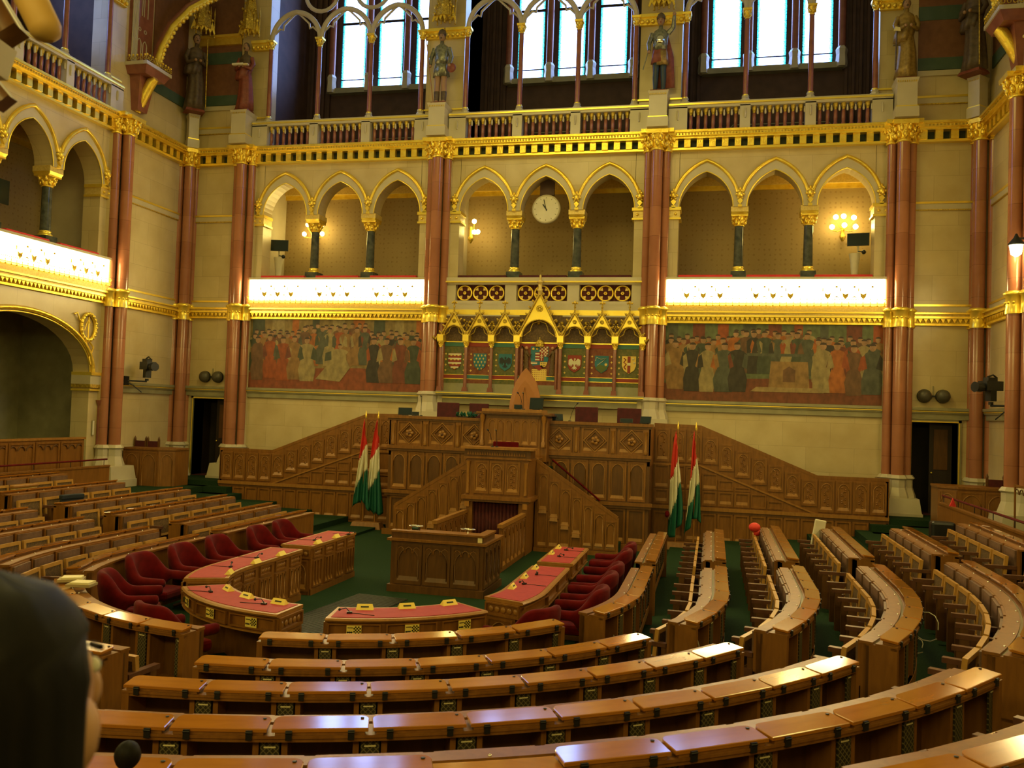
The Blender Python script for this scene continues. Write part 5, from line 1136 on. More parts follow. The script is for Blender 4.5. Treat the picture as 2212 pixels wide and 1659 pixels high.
for x0, x1, z0, z1 in ((-.24, -.20, 0, .36), (.20, .24, 0, .36), (-.20, .20, 0, .04), (-.20, .20, .31, .36)): b.box(x0, x1, -.022, .022, z0, z1, OAKF)
b.box(-.20, .20, -.008, .008, .04, .31, CANE); M_SEAT = meshof(b, 'folding_seat')
b = MB(); b.box(-.035, .035, -1.0, -.60, .555, .60, ARMW); b.box(-.03, .03, -.96, -.88, .06, .56, OAKD); b.box(-.025, .025, -.90, -.60, .05, .44, ARMW); b.prism([(-.02, .44), (.02, .44), (.02, .58), (-.02, .58)], -.66, -.58, OAKD); M_ARM = meshof(b, 'armrest')
def inst(name, me, parent, M):
    o = bpy.data.objects.new(name, me); COL.objects.link(o); o.parent = parent; o.matrix_basis = M; return o
def frameM(R, s, z, off, c=(CX, CY)):
    p, n, t = fr(R, s, c)
    return Matrix(((-t.x, n.x, 0, p.x-off.x), (-t.y, n.y, 0, p.y-off.y), (0, 0, 1, z), (0, 0, 0, 1)))
def bench(k, s0, s1, label, near=False, seats=True, skip=(), cnt=None):
    R = RK[k]; z = ZL[k]; tr_ = TIER[k]; to = TIER[k+1]
    if s0 > s1: s0, s1 = s1, s0
    L = s1-s0; n = cnt or max(1, round(L/.605)); p = L/n
    mid, _, _ = fr(R, (s0+s1)/2); off = V(mid.x, mid.y, 0)
    t = thing('desk_bench', label, 'bench', T(off.x, off.y, 0), 'curved oak desk benches of the horseshoe')
    def swp(b, n0, n1, z0, z1, m, e0=s0, e1=s1):
        b.sweep([(n0, z0), (n1, z0), (n1, z1), (n0, z1)], path(R, e0, e1), m)
    def nb(): b = MB(); b.M = Matrix.Translation(-off); return b
    b = nb(); swp(b, -.19, .0, z-.06, z-.043, OAK); swp(b, -.06, -.008, z-.082, z-.06, OAK); swp(b, -.31, -.27, max(tr_, 0)+.02, z-.063, OAK)
    swp(b, -.27, -.245, z-.56, z-.07, OAKD); swp(b, -.245, -.055, z-.56, z-.535, OAK); swp(b, -.085, -.05, z-.65, z-.535, OAK)
    for e in (s0, s1):
        q = .055 if e == s0 else -.055
        pts = path(R, e, e+q); b.sweep([(-.312, min(tr_, to)+.0), (-.004, min(tr_, to)+.0), (-.004, z-.06), (-.19, z-.058), (-.312, z-.058)], pts, OAK)
    for i in range(n):                                               # compartment dividers
        for d in (-.085, .085):
            e = s0+i*p+d
            if i and near: b.sweep([(-.245, z-.535), (-.055, z-.535), (-.055, z-.082), (-.245, z-.06)], path(R, e-.018, e+.018), OAK)
    b.build('desk_body', t)
    b = nb(); swp(b, -.33, -.215, z-.063, z-.036, OAK); swp(b, -.215, -.188, z-.07, z-.055, GREENST, s0+.06, s1-.06)
    for i in range(n): pp, nn_, tt = fr(R, s0+(i+.5)*p); pp = pp-nn_*.235; b.ball((pp.x, pp.y, z-.034), .011, CHROME, 5)
    b.build('back_ledge', t)
    for i in range(n):
        s = s0+(i+.5)*p; F = frameM(R, s, z, off)
        arc = abs(s) < R*PI/2
        wi = p*((R-.12)/R if arc else 1)-.018
        if i not in skip:
            o = inst('lid', M_LID, t, F @ Matrix.Diagonal((wi/W0, 1, 1, 1)))
            if near:
                for q in (-.185, .185): inst('hinge', M_HINGE, o, Matrix.Translation((q, 0, 0)))
                inst('lock', M_LOCK, o, Matrix.Translation((-.245, -.135, .013)))
        else:
            b = nb(); swp(b, -.18, -.003, z-.045, z-.035, LID, s0+i*p-.02, s0+(i+1)*p+.02); b.build('bare_top', t)
        if near or True:
            sg = s0+(i+1)*p-(.07 if i == n-1 else 0); G = frameM(R, sg, z, off)
            o = inst('speaker_grille', M_GRI, t, G)
            if near: inst('label_strip', M_GLAB, o, Matrix())
        if seats:
            F2 = frameM(R, s, tr_, off) @ Matrix.Translation((0, DP, 0))
            inst('backrest', M_BACK, t, F2 @ Matrix.Diagonal(((p*((R-.4)/R if arc else 1)-.03)/.5, 1, 1, 1)))
            inst('folding_seat', M_SEAT, t, F2 @ Matrix.Translation((0, -.76, .375)) @ Matrix.Rotation(-.10, 4, 'X') @ Matrix.Diagonal(((p*((R-.6)/R if arc else 1)-.05)/.5, 1, 1, 1)))
            inst('armrest', M_ARM, t, frameM(R, s0+i*p+(.06 if i == 0 else 0), tr_, off) @ Matrix.Translation((0, DP, 0)))
    if seats: inst('armrest', M_ARM, t, frameM(R, s1-.06, tr_, off) @ Matrix.Translation((0, DP, 0)))
    return t
far = [(-6.15, -6.2), (-5.6, -5.7), (-5.6, -5.8), (-6.1, -5.9), (-6.9, -6.7), (-7.0, -7.2)]
gap = [(-9.6, -10.15), (-9.25, -10.0), (-9.65, -10.3), (-9.65, -10.4), (-9.9, -10.6), (-10.1, -10.8)]
sa = [-24.3, -22.5, -24.8, -26, -28.0, -29]; ba = [-34.5, -33, -33.3, -33.2, -33.5, -33.6]; bl = [-83, -84.5, -84.5, -87, -88, -88]
cn = [5, 7, 9, 11, 12, None]
for k in range(6):
    R = RK[k]; o = ORD[k]
    for sg in (1, -1):
        sd = 'right' if sg > 0 else 'left'
        bench(k, atY(R, gap[k][0], sg), atY(R, far[k][0 if sg > 0 else 1], sg), 'straight oak desk bench near the flags, %s row out on the %s' % (o, sd), seats=k > 0)
        bench(k, atY(R, gap[k][1], sg), sg*atA(R, sa[k]), 'bending oak desk bench before the radial aisle, %s row out on the %s' % (o, sd), near=True, seats=k > 0)
    bench(k, atA(R, ba[k]), atA(R, bl[k]), 'foreground oak desk bench with lids, %s row out, right of the middle aisle' % o, near=True, seats=k > 0, cnt=cn[k], skip=(5,) if k == 4 else ())
    bench(k, -atA(R, ba[k]-.5), -atA(R, -85.5 if k < 4 else -88), 'oak desk bench behind the dark-haired head, %s row out, left of the aisle' % o, near=True, seats=k > 0)
# ------------------------------------------------------------------ curved minister desks
MC = (.14, -12.0); MRo = 2.42
def mdesk(s0, s1, label, checks=0):
    R = MRo
    if s0 > s1: s0, s1 = s1, s0
    mid, _, _ = fr(R, (s0+s1)/2, MC); off = V(mid.x, mid.y, 0)
    t = thing('curved_desk', label, 'desk', T(off.x, off.y, 0), 'curved desks with red leather tops around the floor')
    def nb(): b = MB(); b.M = Matrix.Translation(-off); return b
    P = path(R, s0, s1, .1, MC); b = nb()
    b.sweep([(-.54, 0), (-.49, 0), (-.49, .76), (-.54, .76)], P, OAK)
    b.sweep([(-.49, .58), (-.03, .58), (-.03, .76), (-.49, .76)], P, OAK)
    for e, q in ((s0, .28), (s1, -.28)): b.sweep([(-.5, 0), (-.10, 0), (-.10, .58), (-.5, .58)], path(R, e, e+q, .1, MC), OAK)
    b.sweep([(-.56, 0), (-.53, 0), (-.53, .10), (-.56, .10)], P, OAK); b.build('desk_body', t)
    b = nb(); b.sweep([(-.56, .76), (.0, .76), (.015, .78), (.0, .80), (-.56, .80)], P, OAKL); b.sweep([(-.05, .56), (-.0, .565), (-.0, .58), (-.05, .585)], P, OAKL); b.build('desk_top', t)
    b = nb(); b.sweep([(-.51, .80), (-.05, .80), (-.05, .805), (-.51, .805)], path(R, s0+.05, s1-.05, .1, MC), FELT); b.build('leather_inset', t)
    b = nb(); L = s1-s0; n = max(2, int(L/.42))
    for i in range(n):
        s = s0+(i+.5)*L/n; p_, nn, tt = fr(R, s, MC); p_ = p_-nn*.54; w = L/n*(R-.54)/R/2-.01
        M = Matrix(((tt.x, -nn.x*-1, 0, p_.x), (tt.y, nn.y, 0, p_.y), (0, 0, 1, 0), (0, 0, 0, 1)))
        for j in range(3): gpanel(b, -w+j*w*2/3, -w+(j+1)*w*2/3, .12, .56, -.0, M=M, st=.02)
        gpanel(b, -w, w, .59, .74, 0, M=M, arch=False, st=.02)
        for q in range(6): b.ball((-w*.7+q*w*.28, -.004, .665), .028, OAKL, 5, sy=.4, M=M)
    b.build('carved_front', t)
    b = nb(); n = 3
    for i in range(n):
        s = s0+(i+.5)*L/n; p_, nn, tt = fr(R, s, MC); p_ = p_-nn*.03; w = L/n/2-.03
        M = Matrix(((-tt.x, -nn.x, 0, p_.x), (-tt.y, -nn.y, 0, p_.y), (0, 0, 1, 0), (0, 0, 0, 1)))
        gpanel(b, -w, w, .60, .745, 0, M=M, arch=False, st=.015)
    for e, q in ((s0, -1), (s1, 1)):
        p_, nn, tt = fr(R, e, MC); M = Matrix(((nn.x*1, -q*tt.x*1, 0, p_.x), (nn.y, -q*tt.y, 0, p_.y), (0, 0, 1, 0), (0, 0, 0, 1)))
        gpanel(b, -.53, -.04, .59, .75, 0, M=M, arch=False, st=.02); gpanel(b, -.5, -.12, .06, .57, 0, M=M, st=.03, carve=4)
        for j in range(5): b.ball((-.45+j*.09, -.005, .67), .04, OAKL, 5, sy=.4, M=M)
    b.build('drawer_apron', t)
    for i in range(checks):
        s = s0+(i+.5)*L/checks; p_, nn, tt = fr(R, s, MC); p_ = p_-nn*.005
        M = Matrix(((-tt.x, -nn.x, 0, p_.x-off.x), (-tt.y, -nn.y, 0, p_.y-off.y), (0, 0, 1, 0), (0, 0, 0, 1)))
        b = MB(); b.box(-.08, .08, -.004, .0, .62, .73, PLATE, M=M)
        for r_ in range(5):
            for c_ in range(5):
                if (r_+c_) % 2: b.box(-.075+c_*.016, -.059+c_*.016, -.006, -.003, .64+r_*.016, .656+r_*.016, HINGE, M=M)
        for q in range(3): b.ball((.025+q*.02, -.004, .655), .011, HINGE, 4, sy=.3, M=M)
        b.box(.0+.01, .07, -.006, -.003, .70, .708, HINGE, M=M); b.build('checkered_label', t)
mA = lambda d: MRo*math.radians(d+90)
mY = lambda Y, sg: sg*(MRo*PI/2+(Y-MC[1]))
mdesk(mY(-8.15, 1), mY(-9.85, 1), 'straight red-topped oak desk at the right, nearest the pulpit stairs')
mdesk(mY(-10.2, 1), mA(-20), 'red-topped oak desk curving on the right of the floor', 0)
mdesk(mA(-35), mA(-80), 'red-topped oak desk curving across the middle foreground with three checkered labels', 3)
mdesk(mA(-93), mA(-142), 'red-topped oak desk curving at the left foreground with yellow name plates', 3)
mdesk(mY(-8.15, -1), mY(-9.95, -1), 'straight red-topped oak desk at the left, nearest the flags')
mdesk(mY(-10.3, -1), -mA(-26), 'red-topped oak desk curving on the left of the floor')
def plate(x, y, label):
    a = math.atan2(y+12, x-.14) if y < -12 else (0 if x > 0 else PI)
    t = thing('name_plate', label, 'name plate', T(x, y, .805, a-PI/2), 'yellow name plates on the red desks')
    b = MB(); b.add([(-.10, -.045, 0), (.10, -.045, 0), (.10, .045, 0), (-.10, .045, 0), (-.085, 0, .06), (.085, 0, .06)], [(0, 1, 2, 3), (0, 1, 5, 4), (2, 3, 4, 5), (1, 2, 5), (3, 0, 4)], PLATE); b.build('plate', t)
    b = MB()
    M = Matrix.Translation((0, .0235, .0315)) @ Matrix.Rotation(math.radians(-53.0), 4, 'X'); b.box(-.045, .045, -.008, .008, -.001, .002, HINGE, M=M); b.build('card_slot', t)
PL = [(-1.77, -8.92, 'the far left desk, farther one'), (-1.77, -9.65, 'the far left desk, nearer one'), (-1.76, -10.95, 'the curving left desk, farthest'), (-1.76, -11.70, 'the curving left desk, middle'), (-1.68, -12.55, 'the curving left desk, nearest'), (-1.13, -13.50, 'the left foreground desk, leftmost'), (-.71, -13.79, 'the left foreground desk, middle'), (-.21, -13.95, 'the left foreground desk, rightmost'), (.80, -13.85, 'the middle foreground desk, leftmost'), (1.22, -13.62, 'the middle foreground desk, middle'), (1.62, -13.27, 'the middle foreground desk, rightmost'), (2.10, -12.02, 'the curving right desk, nearest'), (2.10, -11.25, 'the curving right desk, middle'), (2.10, -10.5, 'the curving right desk, farthest'), (2.08, -9.05, 'the far right desk, nearer one'), (2.08, -8.40, 'the far right desk, farther one')]
for x, y, lb in PL: plate(x, y, 'yellow wedge name plate standing on '+lb)
MP = [(-1.72, -8.5, 'far end of the far left desk'), (-1.95, -9.4, 'near end of the far left desk'), (-1.95, -11.34, 'middle of the curving left desk'), (-1.9, -12.15, 'near end of the curving left desk'), (-1.25, -13.7, 'left foreground desk, left part'), (-.35, -14.05, 'left foreground desk, right end'), (.72, -14.10, 'middle foreground desk, left end'), (2.2, -11.73, 'near part of the curving right desk'), (2.22, -10.98, 'far part of the curving right desk'), (2.25, -9.29, 'near part of the far right desk'), (2.25, -8.6, 'far part of the far right desk')]
for i, (x, y, lb) in enumerate(MP):
    t = thing('desk_microphone', 'small black microphone lying with its cable on the '+lb, 'microphone', T(x, y, .805, .6*i), 'small microphones on the red desks')
    sx = 1 if x > .14 else -1
    b = MB(); b.box(-.03, .03, -.02, .02, 0, .02, BLACK); b.tube([(0, 0, .02), (.04, .0, .06), (.10, .02, .05)], .006, BLACK, 5); b.ball((.11, .02, .05), .016, HINGE, 6); b.build('head', t)
    b = MB(); P = [T(0, 0, 0, -.6*i) @ V(sx*q*.06, .01*math.sin(q), .004) for q in range(6)]; b.tube(P, .004, BLACK, 4); b.build('cable', t)
# ------------------------------------------------------------------ red armchairs
ch = thing('armchair', '', 'chair', group='red velvet armchairs behind the curved desks')
b = MB(); prof = []; NT = 26
def backpt(a):                                                       # a from -1 to 1 around the shell
    if abs(a) > .62: q = (abs(a)-.62)/.38; return V(math.copysign(.31, a), .02+.36*q, 0), V(math.copysign(1, a), 0, 0)
    th = a/.62*PI/2; return V(.31*math.sin(th), .02-.30*math.cos(th), 0), V(math.sin(th), -math.cos(th), 0)
rings = []
for i in range(NT+1):
    a = -1+2*i/NT; p_, n_ = backpt(a); th = min(1, abs(a)/.62)
    e_ = min(1, max(0, (th-.38)/.60)); top = .65+.27*(.5+.5*math.cos(PI*e_)); lean = (top-.62)*.22
    rings.append([p_+n_*(-.055)+V(0, 0, .40 if th < .9 else .53), p_+n_*.055+V(0, 0, .38 if th < .9 else .53), p_+n_*(.065+lean)+V(0, 0, top-.03), p_+n_*(.03+lean)+V(0, 0, top+.015), p_+n_*(-.03+lean*.9)+V(0, 0, top+.015), p_+n_*(-.065+lean*.8)+V(0, 0, top-.03)])
vs = [v for r in rings for v in r]; fs = []
for i in range(NT):
    for k in range(6): fs.append((i*6+k, i*6+(k+1) % 6, (i+1)*6+(k+1) % 6, (i+1)*6+k))
fs += [tuple(range(6)), tuple(range(NT*6+5, NT*6-1, -1))]
b.add(vs, fs, VELV, True); o = b.build('tub_back', ch); sm = o.modifiers.new('smooth', 'SUBSURF'); sm.levels = 1; sm.render_levels = 1
b = MB(); b.box(-.255, .255, -.22, .36, .34, .47, VELV); b.build('seat_cushion', ch, bevel=.04)
b = MB(); b.box(-.24, .24, -.18, .30, .28, .34, OAKD); b.lathe([(.04, .06), (.035, .28)], OAKD, n=8)
for k in range(4): a = k*PI/2+PI/4; b.tube([(0, 0, .09), (.28*math.cos(a), .28*math.sin(a), .03)], .025, OAKD, 5)
b.build('base', ch)
CT = TREE(ch); first = True
chairs = []
for sg, ys in ((-1, (-8.1, -9.02, -10.31, -11.3, -12.28)), (1, (-8.05, -8.83, -10.22, -11.05, -12.1))):
    nm = ['farthest', 'second farthest', 'third farthest', 'fourth farthest', 'fifth farthest']
    for j, y in enumerate(ys): chairs.append((sg*3.0+.0, y, PI/2 if sg > 0 else -PI/2, 'red velvet tub armchair on the %s side, %s from the camera' % ('right' if sg > 0 else 'left', nm[j])))
for a, lb in ((-150, 'left side, at the bend by the dark-haired head'), (-30, 'right side, at the bend by the front bench'), (-112, 'behind the left foreground desk, by the middle aisle')):
    r = 2.98; t_ = math.radians(a); chairs.append((r*math.cos(t_), -11.9+r*math.sin(t_), t_+PI/2, 'red velvet tub armchair, '+lb))
for x, y, rz, lab in chairs:
    if first: ch.matrix_world = T(x, y, 0, rz); ch['label'] = lab; first = False
    else: copytree(ch, T(x, y, 0, rz), lab, ch=CT)
# ------------------------------------------------------------------ side woodwork, boxes, rails
for sg in (-1, 1):
    s = 'left' if sg < 0 else 'right'
    t = thing('corner_desk', 'angled oak desk box standing beside the %s corner column' % s, 'desk', T(sg*10.1, -2.5, .5))
    b = MB(); P = [(-.78, 0), (.28, 0), (.62, .28), (.62, .9), (-.78, .9)]; P = [(-sg*x, y) for x, y in P]
    n = len(P); vs = [(x, y, 0) for x, y in P]+[(x, y, 1.26) for x, y in P]; fs = [tuple(range(n)), tuple(range(2*n-1, n-1, -1))]+[(k, n+k, n+(k+1) % n, (k+1) % n) for k in range(n)]; b.add(vs, fs, OAK)
    vs = [(x*1.04, y-.03, 1.26) for x, y in P]+[(x*1.04, y-.03, 1.31) for x, y in P]; b.add(vs, fs, OAK); b.build('body', t)
    b = MB()
    for i in range(2): x0, x1 = sorted((-sg*(-.76+i*.52), -sg*(-.26+i*.52))); gpanel(b, x0, x1, .05, 1.22, 0)
    A = V(-sg*.28, 0, 0); B = V(-sg*.62, .28, 0); d = (B-A).normalized()*(-sg); L = (B-A).length; o_ = A if -sg > 0 else B; nn = V(d.y, -d.x, 0)
    M = Matrix(((d.x, -nn.x, 0, o_.x), (d.y, -nn.y, 0, o_.y), (0, 0, 1, 0), (0, 0, 0, 1))); gpanel(b, .02, L-.02, .05, 1.22, 0, M=M); b.build('arched_panels', t)
for i, (x, lb) in enumerate(((-10.78, 'left one of two behind the left corner desk'), (-10.38, 'right one of two behind the left corner desk'), (10.72, 'behind the right corner desk'))):
    t = thing('carved_chair', 'dark red chair with pointed wooden finials, '+lb, 'chair', T(x, -1.95, .5), 'red chairs behind the corner desks'); b = MB(); b.box(-.15, .15, .0, .06, .95, 1.47, VELVD); b.box(-.17, .17, -.4, .05, .42, .5, VELVD); b.build('cushions', t, bevel=.015)
    b = MB()
    for q in (-1, 1): b.box(q*.17-.02, q*.17+.02, .0, .06, 0, 1.5, OAKD); b.lathe([(.03, 1.5), (.035, 1.53), (.005, 1.6)], OAKD, (q*.17, .03, 0), 6); b.box(q*.17-.02, q*.17+.02, -.4, -.36, 0, .42, OAKD)
    b.build('frame', t)
for sg in (-1, 1):
    s = 'left' if sg < 0 else 'right'
    t = thing('tier_parapet', 'high oak parapet with carved arch panels behind the last row on the %s' % s, 'parapet', T(sg*10.25, 0, .8))
    b = MB(); b.box(-.04, .04, -12, -4.87 if sg < 0 else -6, 0, 1.30, OAK); b.box(-.07, .07, -12.02, (-4.84 if sg < 0 else -5.97), 1.30, 1.35, OAKL); b.build('wall', t)
    b = MB(); M = Matrix.Translation((-sg*.04, 0, 0)) @ Matrix.Rotation(-sg*PI/2, 4, 'Z')
    # local x runs along the wall
    for i in range(9):
        y0 = (-11.9+i*.78); y1 = y0+.74; x0, x1 = sorted((-sg*y0*-1*-1, -sg*y1*-1*-1)); x0, x1 = sorted((-sg*y0, -sg*y1))
        gpanel(b, x0, x1, .05, 1.26, 0, M=M, arch=False)
        for q in range(3): xc = x0+(x1-x0)*(q+.5)/3; b.tube([(xc+x, -.012, 1.08+z) for x, z in pointed(.10, .1, 4)], .012, OAKD, 4, M=M)
    b.build('carved_panels', t)
    t = thing('back_parapet', 'lower oak parapet right behind the last row of seats on the %s' % s, 'parapet', T(sg*9.25, 0, .64)); b = MB()
    y0, y1 = -12, (-5.2 if sg < 0 else -3.4); b.box(-.03, .03, y0, y1, 0, .86, OAK); b.box(-.05, .05, y0, y1, .86, .90, OAK); b.build('wall', t)
    t = thing('velvet_handrail', 'thin dark red handrail above the last row parapet on the %s' % s, 'handrail', T(sg*9.3, 0, 1.54)); b = MB(); b.tube([(0, y0, .13), (0, y1, .13)], .022, VELV, 6); b.build('rail', t); b = MB()
    for q in range(6): yy = y1-.1-q*1.1; b.tube([(0, yy, 0), (0, yy, .12)], .008, HINGE, 5)
    b.build('posts', t)
tag((lambda b: (b.box(-.03, .03, -.02, .0, 0, .36, WHITE), b.box(-.035, .035, -.015, .01, -.01, .37, GREENST), b.build('wall_plaque', M=Matrix.Translation((-10.98, -3.62, 2.15)) @ Matrix.Rotation(PI/2, 4, 'Z')))[2])(MB()), 'narrow white vertical plaque beside the left wall column', 'plaque')
# last-row seats against the parapet: row 7
def mk(name, label, cat, b, M=None, bevel=0): return tag(b.build(name, M=M, bevel=bevel), label, cat)
b = MB(); b.box(-.25, .25, -.03, .03, 0, .42, BLUED); b.box(-.25, .25, -.05, .05, .36, .45, BLUED); mk('draped_jacket', 'dark blue jacket draped over a seat back in the left rows', 'jacket', b, T(-7.3, -8.75, .80, PI/2-.2), .02)
b = MB(); b.box(-.3, .3, -.04, .04, 0, .5, CREAMG); b.box(-.32, .32, -.06, .06, .46, .52, OAKL); mk('raised_seat_back', 'pale padded seat back standing higher than its neighbours in the left rows', 'seat', b, T(-8.38, -8.75, .86, PI/2), .02)
b = MB(); b.box(-.11, .11, -.02, .02, 0, .52, WHITE); mk('white_board', 'tall white board leaning on the seats of the right rows', 'board', b, Matrix.Translation((6.50, -6.2, .80)) @ Matrix.Rotation(.16, 4, 'Y') @ Matrix.Rotation(.3, 4, 'Z'), .03)
b = MB(); b.ball((0, 0, .08), .11, FRED, 10, sz=.8); b.ball((.05, .03, -.02), .07, FRED, 8); mk('red_bundle', 'crumpled bright red cloth on a seat in the second row on the right', 'cloth', b, T(5.42, -5.98, 1.0))
b = MB(); b.prism([(-.06, 0), (.06, 0), (0, .16)], -.03, .03, RAILV); mk('red_pennant', 'small red pointed cloth in the last rows on the right', 'cloth', b, T(9.25, -4.4, 1.54))
b = MB(); b.box(-.22, .22, -.14, .14, 0, .66, BLACK); mk('black_bag', 'black bag on the seats beside the red cloth, last rows on the right', 'bag', b, T(8.95, -4.9, .62), .05)
for i, (x, y, z, r, lb) in enumerate(((3.46, -12.95, .48, .13, 'looped in the open shelf of the first right bench'), (4.42, -13.30, .55, .14, 'hanging in the open shelf of the second right bench'), (4.5, -13.45, .45, .12, 'coiled low on the shelf of the second right bench'), (6.98, -12.6, .86, .16, 'looping out of the fourth right bench'), (6.86, -12.7, .66, .08, 'small coil under the fourth right bench'))):
    b = MB(); b.tube([(r*math.cos(q*.5), .04*math.sin(q*.7), r*math.sin(q*.5)) for q in range(12)], .006, CABLE, 5); mk('cable_loop', 'pale cable '+lb, 'cable', b, T(x, y, z, -.9))
rc = random.Random(11)
for k, cnt in ((2, 9), (3, 11), (4, 12)):
    R = RK[k]; s1_, s0_ = atA(R, ba[k]), atA(R, bl[k]); p = (s1_-s0_)/cnt
    for i in range(1, cnt):
        if rc.random() < .75:
            pp, nn, tt = fr(R-.22, s0_+(i+.75)*p); z = ZL[k]
            b = MB(); x = rc.uniform(-.05, .05); b.tube([(x, .1, .40), (x+.05, .05, .30), (x+.02, .02, .15), (x-.08, -.05, .03), (x-.16, -.08, .01), (x-.22, -.04, .012)], .004, CABLE, 4)
            mk('shelf_cable', 'thin cable in the %s foreground bench, in the %s shelf from the aisle' % (ORD[k], ORD[min(i, 12)]), 'cable', b, T(pp.x, pp.y, z-.535, math.atan2(tt.y, tt.x)))
for x, y, lb in ((-2.75, -14.25, 'left'), (-2.45, -14.45, 'right')): b = MB(); b.box(-.14, .14, -.1, .1, 0, .03, SHEET); b.box(-.1, .12, -.08, .09, .03, .05, PAPER); mk('paper_stack', 'brown paper sheets on the front bench lids by the dark hair, %s pile' % lb, 'papers', b, T(x, y, .93, .5 if lb == 'left' else .2))
# foam microphone on the last bench
pp, nn, tt = fr(RK[5]-.52, atA(RK[5]-.52, -75.2)*1.0)
t = thing('foam_microphone', 'round black foam-covered microphone sticking up by the dark hair at the bottom edge', 'microphone', T(2.33, -20.13, 1.53)); b = MB(); b.tube([(0, 0, 0), (0, 0, .10)], .008, BLACK, 6); b.build('stem', t); b = MB(); b.ball((0, 0, .13), .052, HAIR, 12, sz=1.1); b.build('foam_head', t)
# ------------------------------------------------------------------ visitors' platform, the person, near fittings at the left
b = MB(); b.box(-11, 11, -26, -21.75, 0, 1.5, CARPET); struct(b.build('trim_platform'))
def cpt(px, py, d): return CAM+FW*d+RT*((px-1106)/FPX*d)+UP*((829.5-py)/FPX*d)
HC = cpt(-14, 1500, .93)
per = thing('person', 'person with long dark hair seen from behind at the bottom left, cheek just visible', 'person', T(HC.x, HC.y, 1.5, -.32))
hz = HC.z-1.5
me = bpy.data.meshes.new('body'); 
J = [(0, 0, hz-.58), (0, 0, hz-.40), (0, .0, hz-.26), (0, .01, hz-.19), (0, .02, hz-.10), (.15, 0, hz-.24), (.20, .0, hz-.42), (.20, .06, hz-.62), (.20, .10, hz-.70), (-.15, 0, hz-.24), (-.20, 0, hz-.42), (-.20, .06, hz-.62), (-.20, .10, hz-.70), (.08, 0, hz-.64), (.085, .01, hz-.95), (.085, 0, .08), (.085, .12, .04), (-.08, 0, hz-.64), (-.085, .01, hz-.95), (-.085, 0, .08), (-.085, .12, .04)]
RR = [.115, .11, .105, .06, .05, .055, .042, .03, .025, .055, .042, .03, .025, .085, .055, .042, .035, .085, .055, .042, .035]
E_ = [(0, 1), (1, 2), (2, 3), (3, 4), (2, 5), (5, 6), (6, 7), (7, 8), (2, 9), (9, 10), (10, 11), (11, 12), (0, 13), (13, 14), (14, 15), (15, 16), (0, 17), (17, 18), (18, 19), (19, 20)]
me.from_pydata(J, E_, []); me.materials.append(BLUED); o = bpy.data.objects.new('clothed_body', me); COL.objects.link(o); o.parent = per
m = o.modifiers.new('skin', 'SKIN'); sv = me.skin_vertices[0].data
for i, r in enumerate(RR): sv[i].radius = (r, r*.8)
sv[0].use_root = True; m.use_smooth_shade = True; m2 = o.modifiers.new('sub', 'SUBSURF'); m2.levels = 1; m2.render_levels = 2
b = MB()                                                              # head with face turned away
rings = []
for i in range(17):
    q = i/16; z = hz-.125+.245*q
    if q < .15: rx = .045+.02*q/.15; ry = .05+.03*q/.15; oy = .03
    else: u = (q-.15)/.85; oy_ = 0; rx = .072*math.sqrt(max(0.02, 1-(u*1.5-.55)**2*.95)) if u > .36 else .066+.008*u; ry = .093*math.sqrt(max(0.02, 1-(u*1.45-.5)**2)) ; oy = .012
    if z > hz+.03: rx *= .86; ry *= .86; oy = 0
    rings.append((0, oy, z, rx, ry, 0))
loft(b, rings, SKIN, 24)
b.ball((0, .108, hz-.02), .016, SKIN, 7, sz=1.6); b.ball((0, .10, hz-.065), .018, VELV, 7, sx=1.4, sz=.5)
for q in (-1, 1): b.ball((q*.03, .092, hz+.015), .010, WHITE, 6); b.ball((q*.03, .101, hz+.015), .005, HAIR, 5); b.ball((q*.075, -.01, hz-.01), .022, SKIN, 8, sx=.4, sz=1.5); b.tube([(q*.015, .10, hz+.035), (q*.045, .092, hz+.038)], .004, HAIR, 5)
b.ball((.040, .058, hz-.05), .036, SKIN, 10, sz=1.3); b.ball((-.040, .058, hz-.05), .036, SKIN, 10, sz=1.3); b.build('head', per)
b = MB(); n = 40; vs = []; fs = []; LV = 26
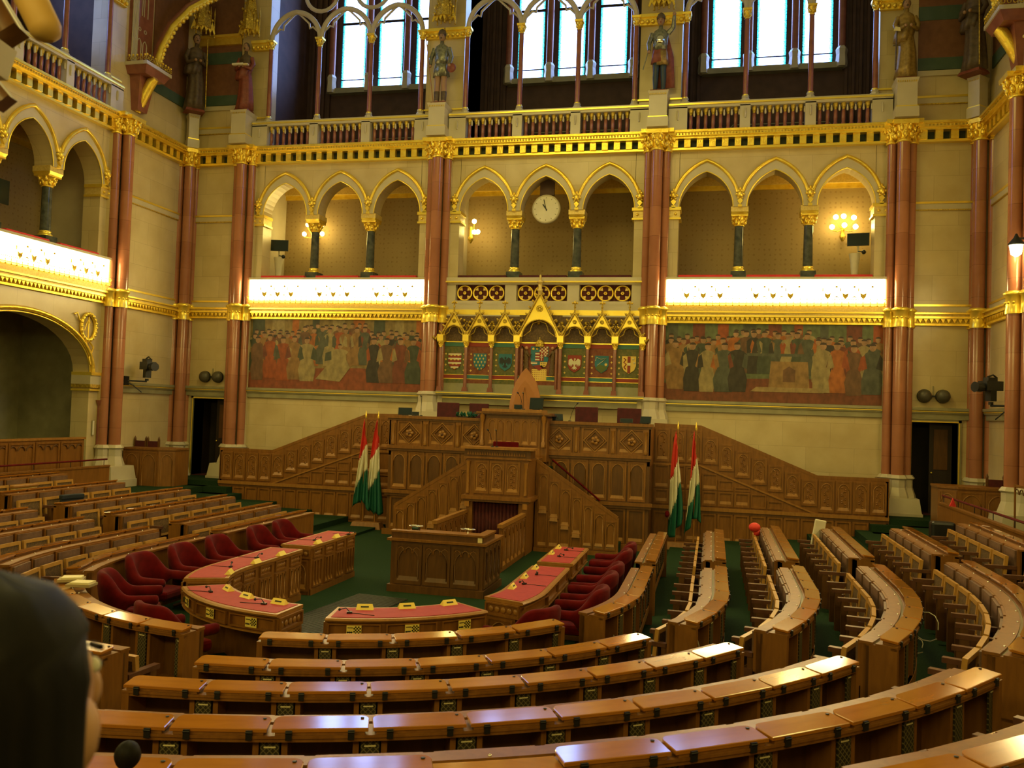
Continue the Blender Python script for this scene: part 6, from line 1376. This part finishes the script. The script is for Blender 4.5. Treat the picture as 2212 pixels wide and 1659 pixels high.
for j in range(LV+1):
    q = j/LV; z = hz+.135-.62*q
    if z > hz: u = (z-hz)/.135; rx = .098*math.sqrt(max(0, 1-u*u)); ry = .118*math.sqrt(max(0, 1-u*u))
    else: u = (hz-z)/.485; rx = .098+.035*u; ry = .112-.02*u
    rx = max(rx, .002); ry = max(ry, .002)
    for k in range(n+1):
        a = math.radians(52 if z < hz+.045 else 6)                    # opening toward the face
        th = PI/2+a+(2*PI-2*a)*k/n
        f = 1+.02*math.sin(th*23+q*5)+.015*math.sin(th*9+q*9)
        vs.append((rx*f*math.cos(th), -.012+ry*f*math.sin(th), z))
for j in range(LV):
    for k in range(n): fs.append((j*(n+1)+k, j*(n+1)+k+1, (j+1)*(n+1)+k+1, (j+1)*(n+1)+k))
b.add(vs, fs, HAIR, True); o = b.build('hair', per); sm = o.modifiers.new('thickness', 'SOLIDIFY'); sm.thickness = .012
# near pillar with carved bracket and gilded roll, out of focus at the upper left
A0 = cpt(-330, 200, 2.4)
t = thing('near_bracket', 'blurred carved bracket with a golden roll end at the top left corner', 'bracket', T(A0.x, A0.y, 1.5))
def rel(px, py, d): p_ = cpt(px, py, d); return (p_.x-A0.x, p_.y-A0.y, p_.z-1.5)
b = MB(); b.box(-.22, .22, -.22, .22, 0, 3.4, STONEP); b.build('pillar', t)
b = MB(); b.tube([rel(-120, -420, 2.45), rel(10, -130, 2.4), rel(68, 0, 2.38), rel(98, 62, 2.37), rel(104, 80, 2.37), rel(107, 90, 2.37)], [.043, .043, .043, .042, .033, .01], ROLL, 14); b.build('golden_roll', t)
b = MB(); b.tube([rel(-200, -260, 2.5), rel(-60, -60, 2.5), rel(24, 80, 2.45)], .05, OAKD, 4); b.tube([rel(-190, -20, 2.35), rel(-60, 140, 2.35), rel(12, 225, 2.35)], .035, OAKD, 4); b.build('wooden_struts', t)
b = MB(); b.tube([rel(-330, 60, 2.4), rel(-120, 90, 2.4), rel(8, 130, 2.4)], [.12, .11, .06], STONEP, 4, smooth=False); b.build('stone_arm', t)
